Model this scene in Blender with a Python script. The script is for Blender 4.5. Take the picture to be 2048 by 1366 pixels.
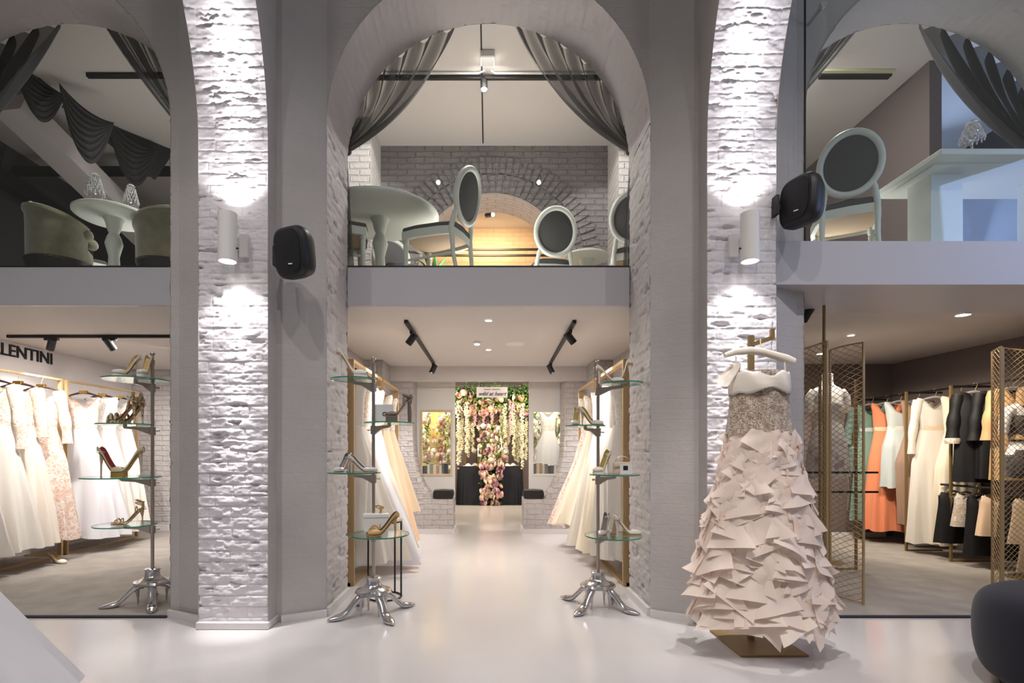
import bpy, bmesh, math, random
import numpy as np
from mathutils import Vector, Matrix, Euler
PI = math.pi
for o in list(bpy.data.objects): bpy.data.objects.remove(o)
sc = bpy.context.scene
C = sc.collection

# ------------------------------------------------------------------ camera
cd = bpy.data.cameras.new('camera'); cam = bpy.data.objects.new('camera', cd); C.objects.link(cam)
cam.location = (0, 0, 1.2); cam.rotation_euler = (PI/2, 0, 0)
cd.sensor_width = 36; cd.lens = 1050/2048*36
cd.shift_x = 47/2048; cd.shift_y = 217/2048
cd.clip_start = 0.05; cd.clip_end = 100
sc.camera = cam
sc.view_settings.view_transform = 'Standard'; sc.view_settings.look = 'None'
sc.view_settings.exposure = 0.35; sc.view_settings.gamma = 1.0
sc.view_settings.use_curve_mapping = False
F, CX, CY, EH = 1050.0, 977.0, 900.0, 1.2
def W(px, py, Y):                      # point of the place at distance Y seen at a pixel of the photograph
    return Vector(((px-CX)/F*Y, Y, EH+(CY-py)/F*Y))
def zat(py, Y): return EH+(CY-py)/F*Y
def xat(px, Y): return (px-CX)/F*Y

# ------------------------------------------------------------------ world and large lights
wd = bpy.data.worlds.new('hall'); sc.world = wd; wd.use_nodes = True
bg = wd.node_tree.nodes['Background']; bg.inputs[0].default_value = (0.88, 0.86, 0.82, 1); bg.inputs[1].default_value = 0.18
def light(kind, name, loc, power, color=(1, .95, .88), target=None, size=.1, size_y=None, spot=60, blend=.4):
    l = bpy.data.lights.new(name, kind); o = bpy.data.objects.new(name, l); C.objects.link(o)
    l.energy = power; l.color = color; o.location = loc
    if kind == 'AREA':
        l.size = size
        if size_y: l.shape = 'RECTANGLE'; l.size_y = size_y
        else: l.shape = 'DISK'
    elif kind == 'SPOT':
        l.spot_size = math.radians(spot); l.spot_blend = blend; l.shadow_soft_size = size
    elif kind == 'POINT': l.shadow_soft_size = size
    if target is not None:
        d = Vector(target)-Vector(loc); o.rotation_euler = d.to_track_quat('-Z', 'Y').to_euler()
    return o
WARM, NEUT, COOL = (1, .87, .70), (1, .95, .90), (.55, .70, 1)
for i_ in range(6): light('SPOT', 'hall_ceiling_light', (-3.75+1.5*i_, .9, 5.2), 96, (1, .95, .93), (-3.6+1.44*i_, 2.75, 0), .03, spot=104, blend=1)
light('SPOT', 'gown_fill_spot', (.7, .9, 5.2), 260, (1, .93, .88), (1.66, 3.1, .8), .05, spot=26, blend=.7)  # unseen fill spot added to brighten the ruffled gown
light('AREA', 'hall_window_daylight', (5.6, 2.2, 3.3), 26, (.38, .54, 1), (3.4, 3.8, 2.6), 1.8, 1.6)

# ------------------------------------------------------------------ mesh helpers
class MB:
    def __init__(s): s.v = []; s.f = []; s.m = []; s.uv = {}
    def add(s, vs, fs, mi=0):
        b = len(s.v); s.v += [tuple(v) for v in vs]
        for f in fs: s.f.append(tuple(b+i for i in f)); s.m.append(mi)
        return b
    def box(s, x0, x1, y0, y1, z0, z1, mi=0):
        s.add([(x0,y0,z0),(x1,y0,z0),(x1,y1,z0),(x0,y1,z0),(x0,y0,z1),(x1,y0,z1),(x1,y1,z1),(x0,y1,z1)],
              [(0,3,2,1),(4,5,6,7),(0,1,5,4),(1,2,6,5),(2,3,7,6),(3,0,4,7)], mi); return s
    def obox(s, c, half, rot=None, mi=0):          # oriented box
        R = rot if rot is not None else Matrix.Identity(3); c = Vector(c)
        P = [c + R@Vector((a*half[0], b*half[1], d*half[2])) for a,b,d in
             [(-1,-1,-1),(1,-1,-1),(1,1,-1),(-1,1,-1),(-1,-1,1),(1,-1,1),(1,1,1),(-1,1,1)]]
        s.add(P, [(0,3,2,1),(4,5,6,7),(0,1,5,4),(1,2,6,5),(2,3,7,6),(3,0,4,7)], mi); return s
    def bar(s, a, b, w, h=None, mi=0):             # rectangular bar a->b
        a, b = Vector(a), Vector(b); d = b-a
        R = d.to_track_quat('X', 'Z').to_matrix()
        return s.obox((a+b)/2, (d.length/2, w/2, (h or w)/2), R, mi)
    def tube(s, path, r, n=8, closed=False, cap=True, mi=0):
        path = [Vector(p) for p in path]; N = len(path)
        rr = r if isinstance(r, (list, tuple)) else [r]*N
        t0 = (path[1]-path[0]).normalized()
        up = Vector((0,0,1)) if abs(t0.z) < .9 else Vector((1,0,0))
        nrm = t0.cross(up).normalized(); vs = []
        for i, p in enumerate(path):
            if closed: t = (path[(i+1) % N]-path[i-1]).normalized()
            else: t = (path[min(i+1, N-1)]-path[max(i-1, 0)]).normalized()
            nrm = (nrm-t*nrm.dot(t)); nrm = nrm.normalized() if nrm.length > 1e-6 else t.orthogonal().normalized()
            bn = t.cross(nrm)
            for k in range(n):
                a = 2*PI*k/n; vs.append(p+(nrm*math.cos(a)+bn*math.sin(a))*rr[i])
        fs = []
        for i in range(N if closed else N-1):
            j = (i+1) % N
            for k in range(n):
                k2 = (k+1) % n; fs.append((i*n+k, i*n+k2, j*n+k2, j*n+k))
        if cap and not closed: fs += [tuple(range(n-1, -1, -1)), tuple((N-1)*n+k for k in range(n))]
        s.add(vs, fs, mi); return s
    def lathe(s, prof, c=(0,0,0), n=24, axis=None, mi=0, cap=True, sx=1, sy=1):   # prof: (r, z)
        R = Matrix.Identity(3)
        if axis is not None: R = Vector(axis).to_track_quat('Z', 'Y').to_matrix()
        c = Vector(c); vs = []
        for r, z in prof:
            for k in range(n):
                a = 2*PI*k/n; vs.append(c+R@Vector((r*math.cos(a)*sx, r*math.sin(a)*sy, z)))
        fs = []
        for i in range(len(prof)-1):
            for k in range(n):
                k2 = (k+1) % n; fs.append((i*n+k, i*n+k2, (i+1)*n+k2, (i+1)*n+k))
        if cap:
            if prof[0][0] > 1e-4: fs.append(tuple(range(n-1, -1, -1)))
            if prof[-1][0] > 1e-4: fs.append(tuple((len(prof)-1)*n+k for k in range(n)))
        s.add(vs, fs, mi); return s
    def grid(s, fn, nu, nv, closeu=False, mi=0):   # fn(u,v) in 0..1
        vs = []
        NU = nu if closeu else nu+1
        for j in range(nv+1):
            for i in range(NU): vs.append(fn(i/nu, j/nv))
        fs = []
        for j in range(nv):
            for i in range(nu):
                a = j*NU+i; b = j*NU+((i+1) % NU)
                fs.append((a, b, b+NU, a+NU))
        s.add(vs, fs, mi); return s
    def ball(s, c, r, n=12, mi=0, sc3=(1,1,1)):
        m = max(4, n//2)
        return s.add_sphere(c, r, n, m, mi, sc3)
    def add_sphere(s, c, r, n, m, mi, sc3):
        c = Vector(c); vs = [c+Vector((0,0,-r*sc3[2]))]
        for j in range(1, m):
            ph = -PI/2+PI*j/m
            for k in range(n):
                a = 2*PI*k/n
                vs.append(c+Vector((r*math.cos(ph)*math.cos(a)*sc3[0], r*math.cos(ph)*math.sin(a)*sc3[1], r*math.sin(ph)*sc3[2])))
        vs.append(c+Vector((0,0,r*sc3[2]))); fs = []
        for k in range(n): fs.append((0, 1+(k+1) % n, 1+k))
        for j in range(m-2):
            for k in range(n):
                a = 1+j*n+k; b = 1+j*n+(k+1) % n; fs.append((a, b, b+n, a+n))
        L = len(vs)-1; o = 1+(m-2)*n
        for k in range(n): fs.append((o+k, o+(k+1) % n, L))
        s.add(vs, fs, mi); return s
    def build(s, name, mats, parent=None, smooth=True, uv=False, bevel=0, solid=0, world=False, subsurf=0, mo=0):
        me = bpy.data.meshes.new(name); vs = s.v
        if world and parent is not None:
            L = Vector(parent.location); 
            if parent.parent: L = L+Vector(parent.parent.location)
            vs = [tuple(Vector(v)-L) for v in vs]
        me.from_pydata(vs, [], s.f); me.validate(); me.update()
        if not isinstance(mats, (list, tuple)): mats = [mats]
        for m in mats: me.materials.append(m)
        if len(mats) > 1 and len(me.polygons) == len(s.m): me.polygons.foreach_set('material_index', s.m)
        me.polygons.foreach_set('use_smooth', [smooth]*len(me.polygons))
        if smooth and hasattr(me, 'set_sharp_from_angle'):
            me.set_sharp_from_angle(angle=math.radians(42))
        if uv:
            ul = me.uv_layers.new(name='UVMap'); co = [0.0]*(2*len(me.loops))
            for p in me.polygons:
                n = p.normal; ax, ay, az = abs(n.x), abs(n.y), abs(n.z)
                for li in p.loop_indices:
                    v = me.vertices[me.loops[li].vertex_index].co
                    if az >= ax and az >= ay: u_ = (v.x, v.y)
                    elif ax > ay: u_ = (v.y, v.z)
                    else: u_ = (v.x, v.z)
                    co[2*li], co[2*li+1] = u_
            ul.data.foreach_set('uv', co)
        o = bpy.data.objects.new(name, me); C.objects.link(o)
        if parent is not None: o.parent = parent
        if bevel:
            b = o.modifiers.new('bevel', 'BEVEL'); b.width = bevel; b.segments = 2; b.limit_method = 'ANGLE'
        if solid:
            q = o.modifiers.new('solid', 'SOLIDIFY'); q.thickness = solid; q.offset = -1; q.material_offset = mo
        if subsurf:
            q = o.modifiers.new('sub', 'SUBSURF'); q.levels = subsurf; q.render_levels = subsurf
        return o
def tag(o, label, cat, group=None, kind=None):
    o['label'] = label; o['category'] = cat
    if group: o['group'] = group
    if kind: o['kind'] = kind
    return o
def thing(name, label, cat, loc=(0,0,0), rz=0, group=None):
    o = bpy.data.objects.new(name, None); C.objects.link(o); o.location = loc; o.rotation_euler = (0,0,rz)
    o.empty_display_size = .05
    return tag(o, label, cat, group)
def struct(o): o['kind'] = 'structure'; return o
def dup(root, loc, rz=None, label=None, group=None, scale=None):
    r = root.copy(); C.objects.link(r); r.location = loc
    if rz is not None: r.rotation_euler = (0,0,rz)
    if label: r['label'] = label
    if group: r['group'] = group
    if scale: r.scale = scale if isinstance(scale, tuple) else (scale,)*3
    for ch in list(root.children):
        c = ch.copy(); C.objects.link(c); c.parent = r
        for g in list(ch.children):
            d = g.copy(); C.objects.link(d); d.parent = c
    return r
def sstep(a, b, x):
    t = max(0, min(1, (x-a)/(b-a))); return t*t*(3-2*t)
def lerp(a, b, t): return a+(b-a)*t
def interp(xs, ys, x):
    if x <= xs[0]: return ys[0]
    for i in range(len(xs)-1):
        if x <= xs[i+1]:
            t = (x-xs[i])/(xs[i+1]-xs[i]); return ys[i]+(ys[i+1]-ys[i])*t
    return ys[-1]

# ------------------------------------------------------------------ materials
def srgb(r, g, b): return tuple(((c/255)/12.92 if c/255 <= .04045 else ((c/255+.055)/1.055)**2.4) for c in (r, g, b))+(1,)
def mat(name, col, rough=.5, metal=0, spec=.5, bump=0, bscale=40, sheen=0, trans=0, emis=None, estr=0, coat=0, alpha=1, var=0, vscale=6, col2=None, cut=.5):
    m = bpy.data.materials.new(name); m.use_nodes = True; nt = m.node_tree; p = nt.nodes['Principled BSDF']
    p.inputs['Base Color'].default_value = col; p.inputs['Roughness'].default_value = rough
    p.inputs['Metallic'].default_value = metal; p.inputs['Specular IOR Level'].default_value = spec
    if sheen: p.inputs['Sheen Weight'].default_value = sheen
    if trans: p.inputs['Transmission Weight'].default_value = trans
    if coat: p.inputs['Coat Weight'].default_value = coat; p.inputs['Coat Roughness'].default_value = .08
    if emis: p.inputs['Emission Color'].default_value = emis; p.inputs['Emission Strength'].default_value = estr
    if alpha < 1: p.inputs['Alpha'].default_value = alpha
    tc = nt.nodes.new('ShaderNodeTexCoord')
    if bump:
        n = nt.nodes.new('ShaderNodeTexNoise'); n.inputs['Scale'].default_value = bscale; n.inputs['Detail'].default_value = 4
        b = nt.nodes.new('ShaderNodeBump'); b.inputs['Strength'].default_value = bump; b.inputs['Distance'].default_value = .004
        nt.links.new(tc.outputs['Object'], n.inputs['Vector']); nt.links.new(n.outputs['Fac'], b.inputs['Height'])
        nt.links.new(b.outputs['Normal'], p.inputs['Normal'])
    if var or col2:
        n = nt.nodes.new('ShaderNodeTexNoise'); n.inputs['Scale'].default_value = vscale; n.inputs['Detail'].default_value = 5
        r = nt.nodes.new('ShaderNodeValToRGB'); nt.links.new(tc.outputs['Object'], n.inputs['Vector'])
        nt.links.new(n.outputs['Fac'], r.inputs['Fac']); nt.links.new(r.outputs['Color'], p.inputs['Base Color'])
        c2 = col2 or tuple(c*(1-var) for c in col[:3])+(1,)
        r.color_ramp.elements[0].color = c2; r.color_ramp.elements[1].color = col
        w = .22 if not col2 else .05
        r.color_ramp.elements[0].position = cut-w; r.color_ramp.elements[1].position = cut+w
    return m
def brick_mat(name, col, strength=.6, dist=.01, rough=.75, w=.225, h=.075, mortar=.009, noise=.5, dark=.0):
    m = bpy.data.materials.new(name); m.use_nodes = True; nt = m.node_tree; p = nt.nodes['Principled BSDF']
    p.inputs['Roughness'].default_value = rough; p.inputs['Specular IOR Level'].default_value = .35
    uv = nt.nodes.new('ShaderNodeUVMap'); nz = nt.nodes.new('ShaderNodeTexNoise'); nz.inputs['Scale'].default_value = 5
    mx = nt.nodes.new('ShaderNodeVectorMath'); mx.operation = 'MULTIPLY_ADD'
    mx.inputs[1].default_value = (.03, .03, .03)
    nt.links.new(uv.outputs[0], nz.inputs['Vector']); nt.links.new(nz.outputs['Color'], mx.inputs[0]); nt.links.new(uv.outputs[0], mx.inputs[2])
    br = nt.nodes.new('ShaderNodeTexBrick'); br.inputs['Scale'].default_value = 1; br.inputs['Brick Width'].default_value = w
    br.inputs['Row Height'].default_value = h; br.inputs['Mortar Size'].default_value = mortar; br.inputs['Mortar Smooth'].default_value = .6
    br.inputs['Color1'].default_value = (1,1,1,1); br.inputs['Color2'].default_value = (.75,.75,.75,1); br.inputs['Mortar'].default_value = (0,0,0,1)
    nt.links.new(mx.outputs[0], br.inputs['Vector'])
    n2 = nt.nodes.new('ShaderNodeTexNoise'); n2.inputs['Scale'].default_value = 22; n2.inputs['Detail'].default_value = 6
    nt.links.new(uv.outputs[0], n2.inputs['Vector'])
    ad = nt.nodes.new('ShaderNodeMath'); ad.operation = 'MULTIPLY_ADD'; ad.inputs[1].default_value = noise
    nt.links.new(n2.outputs['Fac'], ad.inputs[0]); nt.links.new(br.outputs['Color'], ad.inputs[2])
    b = nt.nodes.new('ShaderNodeBump'); b.inputs['Strength'].default_value = strength; b.inputs['Distance'].default_value = dist
    nt.links.new(ad.outputs[0], b.inputs['Height']); nt.links.new(b.outputs['Normal'], p.inputs['Normal'])
    n3 = nt.nodes.new('ShaderNodeTexNoise'); n3.inputs['Scale'].default_value = 1.7; n3.inputs['Detail'].default_value = 5
    nt.links.new(uv.outputs[0], n3.inputs['Vector'])
    r = nt.nodes.new('ShaderNodeValToRGB'); r.color_ramp.elements[0].position = .3; r.color_ramp.elements[1].position = .7
    r.color_ramp.elements[0].color = tuple(c*.84 for c in col[:3])+(1,); r.color_ramp.elements[1].color = col
    nt.links.new(n3.outputs['Fac'], r.inputs['Fac']); nt.links.new(r.outputs['Color'], p.inputs['Base Color'])
    return m
def cloth_mat(name, col, rough=.6, transl=.25, alpha=1, sheen=.3, lace=None, lscale=26, bump=.0, bs=60):
    m = bpy.data.materials.new(name); m.use_nodes = True; nt = m.node_tree; p = nt.nodes['Principled BSDF']; out = nt.nodes['Material Output']
    p.inputs['Base Color'].default_value = col; p.inputs['Roughness'].default_value = rough; p.inputs['Sheen Weight'].default_value = sheen
    tc = nt.nodes.new('ShaderNodeTexCoord'); src = p.outputs[0]
    t = nt.nodes.new('ShaderNodeBsdfTranslucent'); t.inputs[0].default_value = col
    mx = nt.nodes.new('ShaderNodeMixShader'); mx.inputs[0].default_value = transl
    nt.links.new(p.outputs[0], mx.inputs[1]); nt.links.new(t.outputs[0], mx.inputs[2]); src = mx.outputs[0]
    if lace:
        v = nt.nodes.new('ShaderNodeTexVoronoi'); v.feature = 'DISTANCE_TO_EDGE'; v.inputs['Scale'].default_value = lscale
        n = nt.nodes.new('ShaderNodeTexNoise'); n.inputs['Scale'].default_value = lscale*.45; n.inputs['Detail'].default_value = 3
        nt.links.new(tc.outputs['Object'], n.inputs['Vector'])
        va = nt.nodes.new('ShaderNodeVectorMath'); va.operation = 'MULTIPLY_ADD'; va.inputs[1].default_value = (.1,.1,.1)
        nt.links.new(n.outputs['Color'], va.inputs[0]); nt.links.new(tc.outputs['Object'], va.inputs[2]); nt.links.new(va.outputs[0], v.inputs['Vector'])
        ml = nt.nodes.new('ShaderNodeMath'); ml.operation = 'MULTIPLY_ADD'; ml.inputs[1].default_value = 2.0
        nt.links.new(v.outputs['Distance'], ml.inputs[0]); nt.links.new(n.outputs['Fac'], ml.inputs[2])
        r = nt.nodes.new('ShaderNodeValToRGB'); r.color_ramp.elements[0].position = .62; r.color_ramp.elements[1].position = .78
        r.color_ramp.elements[0].color = col; r.color_ramp.elements[1].color = lace
        nt.links.new(ml.outputs[0], r.inputs['Fac']); nt.links.new(r.outputs['Color'], p.inputs['Base Color'])
        b = nt.nodes.new('ShaderNodeBump'); b.inputs['Strength'].default_value = .6; b.inputs['Distance'].default_value = .006; b.invert = True
        nt.links.new(ml.outputs[0], b.inputs['Height']); nt.links.new(b.outputs['Normal'], p.inputs['Normal'])
    elif bump:
        n = nt.nodes.new('ShaderNodeTexNoise'); n.inputs['Scale'].default_value = bs
        b = nt.nodes.new('ShaderNodeBump'); b.inputs['Strength'].default_value = bump; b.inputs['Distance'].default_value = .005
        nt.links.new(tc.outputs['Object'], n.inputs['Vector']); nt.links.new(n.outputs['Fac'], b.inputs['Height']); nt.links.new(b.outputs['Normal'], p.inputs['Normal'])
    if alpha < 1:
        tr = nt.nodes.new('ShaderNodeBsdfTransparent'); m2 = nt.nodes.new('ShaderNodeMixShader'); m2.inputs[0].default_value = alpha
        nt.links.new(tr.outputs[0], m2.inputs[1]); nt.links.new(src, m2.inputs[2]); src = m2.outputs[0]
    nt.links.new(src, out.inputs[0]); return m
def pane_mat(name, tint=(.97,.99,.98,1), refl=1.0, rough=0.0):     # thin clear glass: see-through with a mirror coat by angle
    m = bpy.data.materials.new(name); m.use_nodes = True; nt = m.node_tree; out = nt.nodes['Material Output']
    nt.nodes.remove(nt.nodes['Principled BSDF'])
    t = nt.nodes.new('ShaderNodeBsdfTransparent'); t.inputs[0].default_value = tint
    g = nt.nodes.new('ShaderNodeBsdfGlossy'); g.inputs['Roughness'].default_value = rough
    lw = nt.nodes.new('ShaderNodeLayerWeight'); lw.inputs[0].default_value = .5
    pw = nt.nodes.new('ShaderNodeMath'); pw.operation = 'POWER'; pw.inputs[1].default_value = 4.5
    ml = nt.nodes.new('ShaderNodeMath'); ml.operation = 'MULTIPLY_ADD'; ml.inputs[1].default_value = .85*refl; ml.inputs[2].default_value = .05*refl
    mx = nt.nodes.new('ShaderNodeMixShader')
    nt.links.new(lw.outputs['Facing'], pw.inputs[0]); nt.links.new(pw.outputs[0], ml.inputs[0])
    nt.links.new(ml.outputs[0], mx.inputs[0]); nt.links.new(t.outputs[0], mx.inputs[1]); nt.links.new(g.outputs[0], mx.inputs[2])
    nt.links.new(mx.outputs[0], out.inputs[0]); return m
GREY = srgb(190, 184, 182)
M = {}
M['paint'] = brick_mat('grey_painted_brick_soft', GREY, .35, .004, noise=3.0, mortar=.004)
M['brick'] = brick_mat('grey_painted_brick', GREY, .9, .014, noise=1.4)
M['brick2'] = brick_mat('far_painted_brick', GREY, 1.0, .02, noise=.9, mortar=.012)
M['pier'] = mat('white_painted_brick', srgb(214, 209, 213), .6, bump=.35, bscale=45)
M['jambs'] = mat('grey_painted_brick_relief', srgb(184, 178, 178), .65, bump=.3, bscale=45)
M['warmbrick'] = brick_mat('vault_brick', srgb(214, 190, 160), .7, .01, noise=.8)
M['plaster'] = mat('plaster', srgb(206, 200, 198), .8, bump=.1, bscale=8)
M['brickdk'] = brick_mat('shaded_rear_brick', srgb(140, 136, 136), 1.0, .02, noise=.9, mortar=.012)  # darkened copy: shade on the rear wall is put into its colour
M['brickwh'] = brick_mat('lit_side_brick', srgb(214, 210, 208), 1.0, .015, noise=.9, mortar=.01)  # lightened copy: light on the side walls is put into its colour
M['ceil'] = mat('ceiling_paint', srgb(214, 208, 203), .85, bump=.05, bscale=6)
M['darkwall'] = mat('taupe_wall', srgb(112, 100, 98), .85, bump=.1, bscale=9)
M['slab'] = mat('fascia_paint', srgb(192, 189, 194), .42)
M['epoxy'] = mat('poured_floor', srgb(206, 201, 200), .17, spec=.5, bump=.03, bscale=3, var=.06, vscale=1.2)
M['carpet'] = mat('carpet', srgb(172, 164, 156), .97, spec=.1, bump=.9, bscale=260, var=.22, vscale=5)
M['skirt'] = mat('skirting_paint', srgb(212, 208, 208), .4)
M['black'] = mat('black_metal', srgb(22, 21, 22), .45)
M['blackgrille'] = mat('speaker_grille', srgb(18, 17, 20), .8, bump=.6, bscale=500)
M['white'] = mat('white_lacquer', srgb(228, 225, 222), .35)
M['whitep'] = mat('white_plastic', srgb(230, 228, 225), .5)
M['chrome'] = mat('polished_steel', srgb(205, 203, 206), .13, 1)
M['nickel'] = mat('satin_nickel', srgb(178, 168, 158), .28, 1)
M['brass'] = mat('brushed_brass', srgb(188, 160, 118), .42, .55)
M['brassd'] = mat('antique_brass', srgb(150, 126, 84), .45, .6)
M['wood'] = mat('wood', srgb(190, 150, 110), .55)
M['hang'] = mat('dark_hanger_wood', srgb(62, 40, 36), .4)
M['hangc'] = mat('clear_hanger', srgb(190, 185, 185), .2, alpha=.6)
M['goldp'] = mat('gold_plate', srgb(214, 178, 110), .3, 1)
M['clear'] = pane_mat('clear_glass')
M['shelfg'] = pane_mat('shelf_glass', (.90, .97, .95, 1))
M['shelfe'] = mat('green_glass_edge', srgb(30, 138, 116), .1, spec=.8, trans=.35)
M['lampon'] = mat('lit_lens', (1,1,1,1), .5, emis=(1, .96, .9, 1), estr=14)
M['ink'] = mat('black_lettering', srgb(26, 24, 26), .6)
M['navy'] = mat('navy_cloth', srgb(14, 16, 28), .85)
M['velvet'] = mat('navy_velvet', srgb(22, 22, 36), .9, sheen=.15, bump=.1)
M['chairw'] = mat('chair_white', srgb(214, 220, 212), .4)
M['chairf'] = mat('chair_grey_fabric', srgb(84, 84, 84), .9)
M['under'] = mat('raw_webbing', srgb(172, 150, 124), .8)
M['olive'] = mat('olive_velvet', srgb(122, 120, 92), .8, sheen=.9, bump=.2, bscale=30, var=.3, vscale=12)
def voile(name, col, a0, a1):          # fine weave: denser where the cloth turns away
    m = cloth_mat(name, col, .8, .06, .5); nt = m.node_tree
    mx = [n for n in nt.nodes if n.type == 'MIX_SHADER' and any(l.from_node.type == 'BSDF_TRANSPARENT' for l in n.inputs[1].links)][0]
    lw = nt.nodes.new('ShaderNodeLayerWeight'); lw.inputs[0].default_value = .5
    mr = nt.nodes.new('ShaderNodeMapRange'); mr.inputs['To Min'].default_value = a0; mr.inputs['To Max'].default_value = a1; mr.inputs['From Min'].default_value = .05; mr.inputs['From Max'].default_value = .6
    nt.links.new(lw.outputs['Facing'], mr.inputs['Value']); nt.links.new(mr.outputs[0], mx.inputs[0]); return m
M['sheer'] = voile('sheer_black_voile', srgb(24, 23, 26), .28, .97)
M['dense'] = voile('dense_black_voile', srgb(44, 43, 46), .75, 1.0)
M['drape'] = mat('black_drape', srgb(38, 37, 38), .75, sheen=.2)
M['crystal'] = mat('crystal', (1,1,1,1), .03, trans=.85, spec=.9)
M['satin'] = cloth_mat('ivory_satin', srgb(238, 228, 216), .35, .15, sheen=.1)
M['silk'] = cloth_mat('white_silk', srgb(236, 230, 222), .4, .25)
M['tulle'] = cloth_mat('ivory_tulle', srgb(240, 234, 224), .8, .4, .82)
M['white_tulle'] = cloth_mat('white_tulle', srgb(232, 230, 234), .8, .3)
M['lace'] = cloth_mat('ivory_lace', srgb(242, 236, 226), .7, .25, lace=srgb(214, 190, 168), lscale=30)
M['laceblush'] = cloth_mat('blush_lace', srgb(244, 234, 226), .7, .25, lace=srgb(228, 192, 172), lscale=24)
M['lacewhite'] = cloth_mat('white_lace', srgb(244, 241, 236), .7, .25, lace=srgb(220, 210, 200), lscale=34)
M['organza'] = cloth_mat('ivory_organza', srgb(247, 231, 220), .6, .3, sheen=.2)
M['sequin'] = cloth_mat('sequin_bodice', srgb(198, 184, 166), .35, .0, lace=srgb(138, 112, 92), lscale=60)
def fab(name, c, **k): M[name] = cloth_mat(name, srgb(*c), k.pop('rough', .65), k.pop('transl', .12), **k)
fab('teal', (110, 138, 132)); fab('green', (118, 146, 132)); fab('orange', (232, 140, 98)); fab('silver', (196, 204, 204), rough=.4)
fab('tan', (206, 166, 118), rough=.45); fab('blackf', (12, 11, 16), sheen=0); fab('champ', (222, 200, 170), rough=.4); fab('taupe', (160, 130, 110))
fab('peach', (238, 205, 172)); fab('cream', (240, 228, 206)); fab('blacklace', (20, 20, 26), lace=srgb(90, 84, 84), lscale=40)
fab('yellow', (226, 196, 110))
# ------------------------------------------------------------------ structure
D1, D2, D3, R = 3.52, 3.80, 4.36, 1.17
ZS, ZT = 3.57, 5.6                     # springing of the arches, top of the wall
BAYS = (-3.472, 0.0, 3.454)
_rs = np.random.RandomState(7); _tab = _rs.rand(256, 256)
def vnoise(x, y):
    xi, yi = np.floor(x).astype(int), np.floor(y).astype(int); fx, fy = x-xi, y-yi
    fx, fy = fx*fx*(3-2*fx), fy*fy*(3-2*fy); t = lambda a, b: _tab[a & 255, b & 255]
    return (t(xi,yi)*(1-fx)+t(xi+1,yi)*fx)*(1-fy)+(t(xi,yi+1)*(1-fx)+t(xi+1,yi+1)*fx)*fy
def fbm(x, y, n=4):
    s = 0; a = .5
    for i in range(n): s = s+a*vnoise(x*2**i+17*i, y*2**i+5*i); a *= .5
    return s
def brick_height(u, v, rough=1.0, bw=.235, bh=.0745):
    v2 = v+.010*(fbm(u*5, v*4, 3)-.5)*2; u2 = u+.008*(fbm(u*7+9, v*9, 2)-.5)*2
    row = np.floor(v2/bh); uo = u2+(row % 2)*bw*.5+_tab[(row.astype(int)*7) & 255, 3]*.06
    col = np.floor(uo/bw)
    dv = np.minimum(v2-row*bh, (row+1)*bh-v2); du = np.minimum(uo-col*bw, (col+1)*bw-uo)
    d = np.minimum(dv, du*1.3); jw = .005+.006*fbm(u*14, v*14, 2)
    t = np.clip(d/jw, 0, 1); t = t*t*(3-2*t)
    tilt = (_tab[(row.astype(int)*13) & 255, (col.astype(int)*5) & 255]-.5)
    h = (t-1)*.008*(.4+1.2*fbm(u*5+2, v*5, 2))+tilt*.005*t+(fbm(u*20, v*34, 5)-.5)*.012*rough
    chip = np.clip(fbm(u*8+40, v*26+3, 4)-.62, 0, 1)*-.12*rough
    return h+chip
def relief(name, pos, nrm, U, V, step, m, rough=1.0, uoff=0, parent=None):
    nu, nv = int((U[1]-U[0])/step)+1, int((V[1]-V[0])/step)+1
    us, vs = np.linspace(U[0], U[1], nu), np.linspace(V[0], V[1], nv)
    uu, vv = np.meshgrid(us, vs); h = brick_height(uu+uoff, vv, rough)
    P = pos(uu, vv); N = nrm(uu, vv)
    X = np.stack([P[i]+N[i]*h for i in range(3)], -1).reshape(-1, 3)
    idx = np.arange(nu*nv).reshape(nv, nu)
    q = np.stack([idx[:-1,:-1], idx[:-1,1:], idx[1:,1:], idx[1:,:-1]], -1).reshape(-1, 4)
    me = bpy.data.meshes.new(name); me.from_pydata(X.tolist(), [], q.tolist()); me.materials.append(m)
    me.polygons.foreach_set('use_smooth', [True]*len(me.polygons))
    o = bpy.data.objects.new(name, me); C.objects.link(o)
    if parent: o.parent = parent
    return o

# floors
mb = MB(); mb.box(-7, 7, -2.5, D2-.02, -.08, 0); mb.box(-1.5, 1.5, D2-.02, 13.2, -.08, 0); mb.box(-4, -1.5, 7.9, 13.2, -.08, 0); mb.box(1.5, 4, 7.9, 13.2, -.08, 0)
o = struct(mb.build('floor', M['epoxy'], smooth=False)); o['label'] = 'pale poured floor of hall and corridor'
struct(MB().box(-6, -1.5, D2-.02, 7.9, -.08, .004).build('floor_carpet', M['carpet'], smooth=False))
struct(MB().box(1.5, 6, D2-.02, 7.9, -.08, .004).build('floor_carpet_right', M['carpet'], smooth=False))
struct(MB().box(-4.6, -2.302, D2-.055, D2-.02, 0, .012).build('trim_1', M['velvet'], smooth=False))
struct(MB().box(2.284, 4.6, D2-.055, D2-.02, 0, .012).build('trim_2', M['velvet'], smooth=False))

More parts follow.
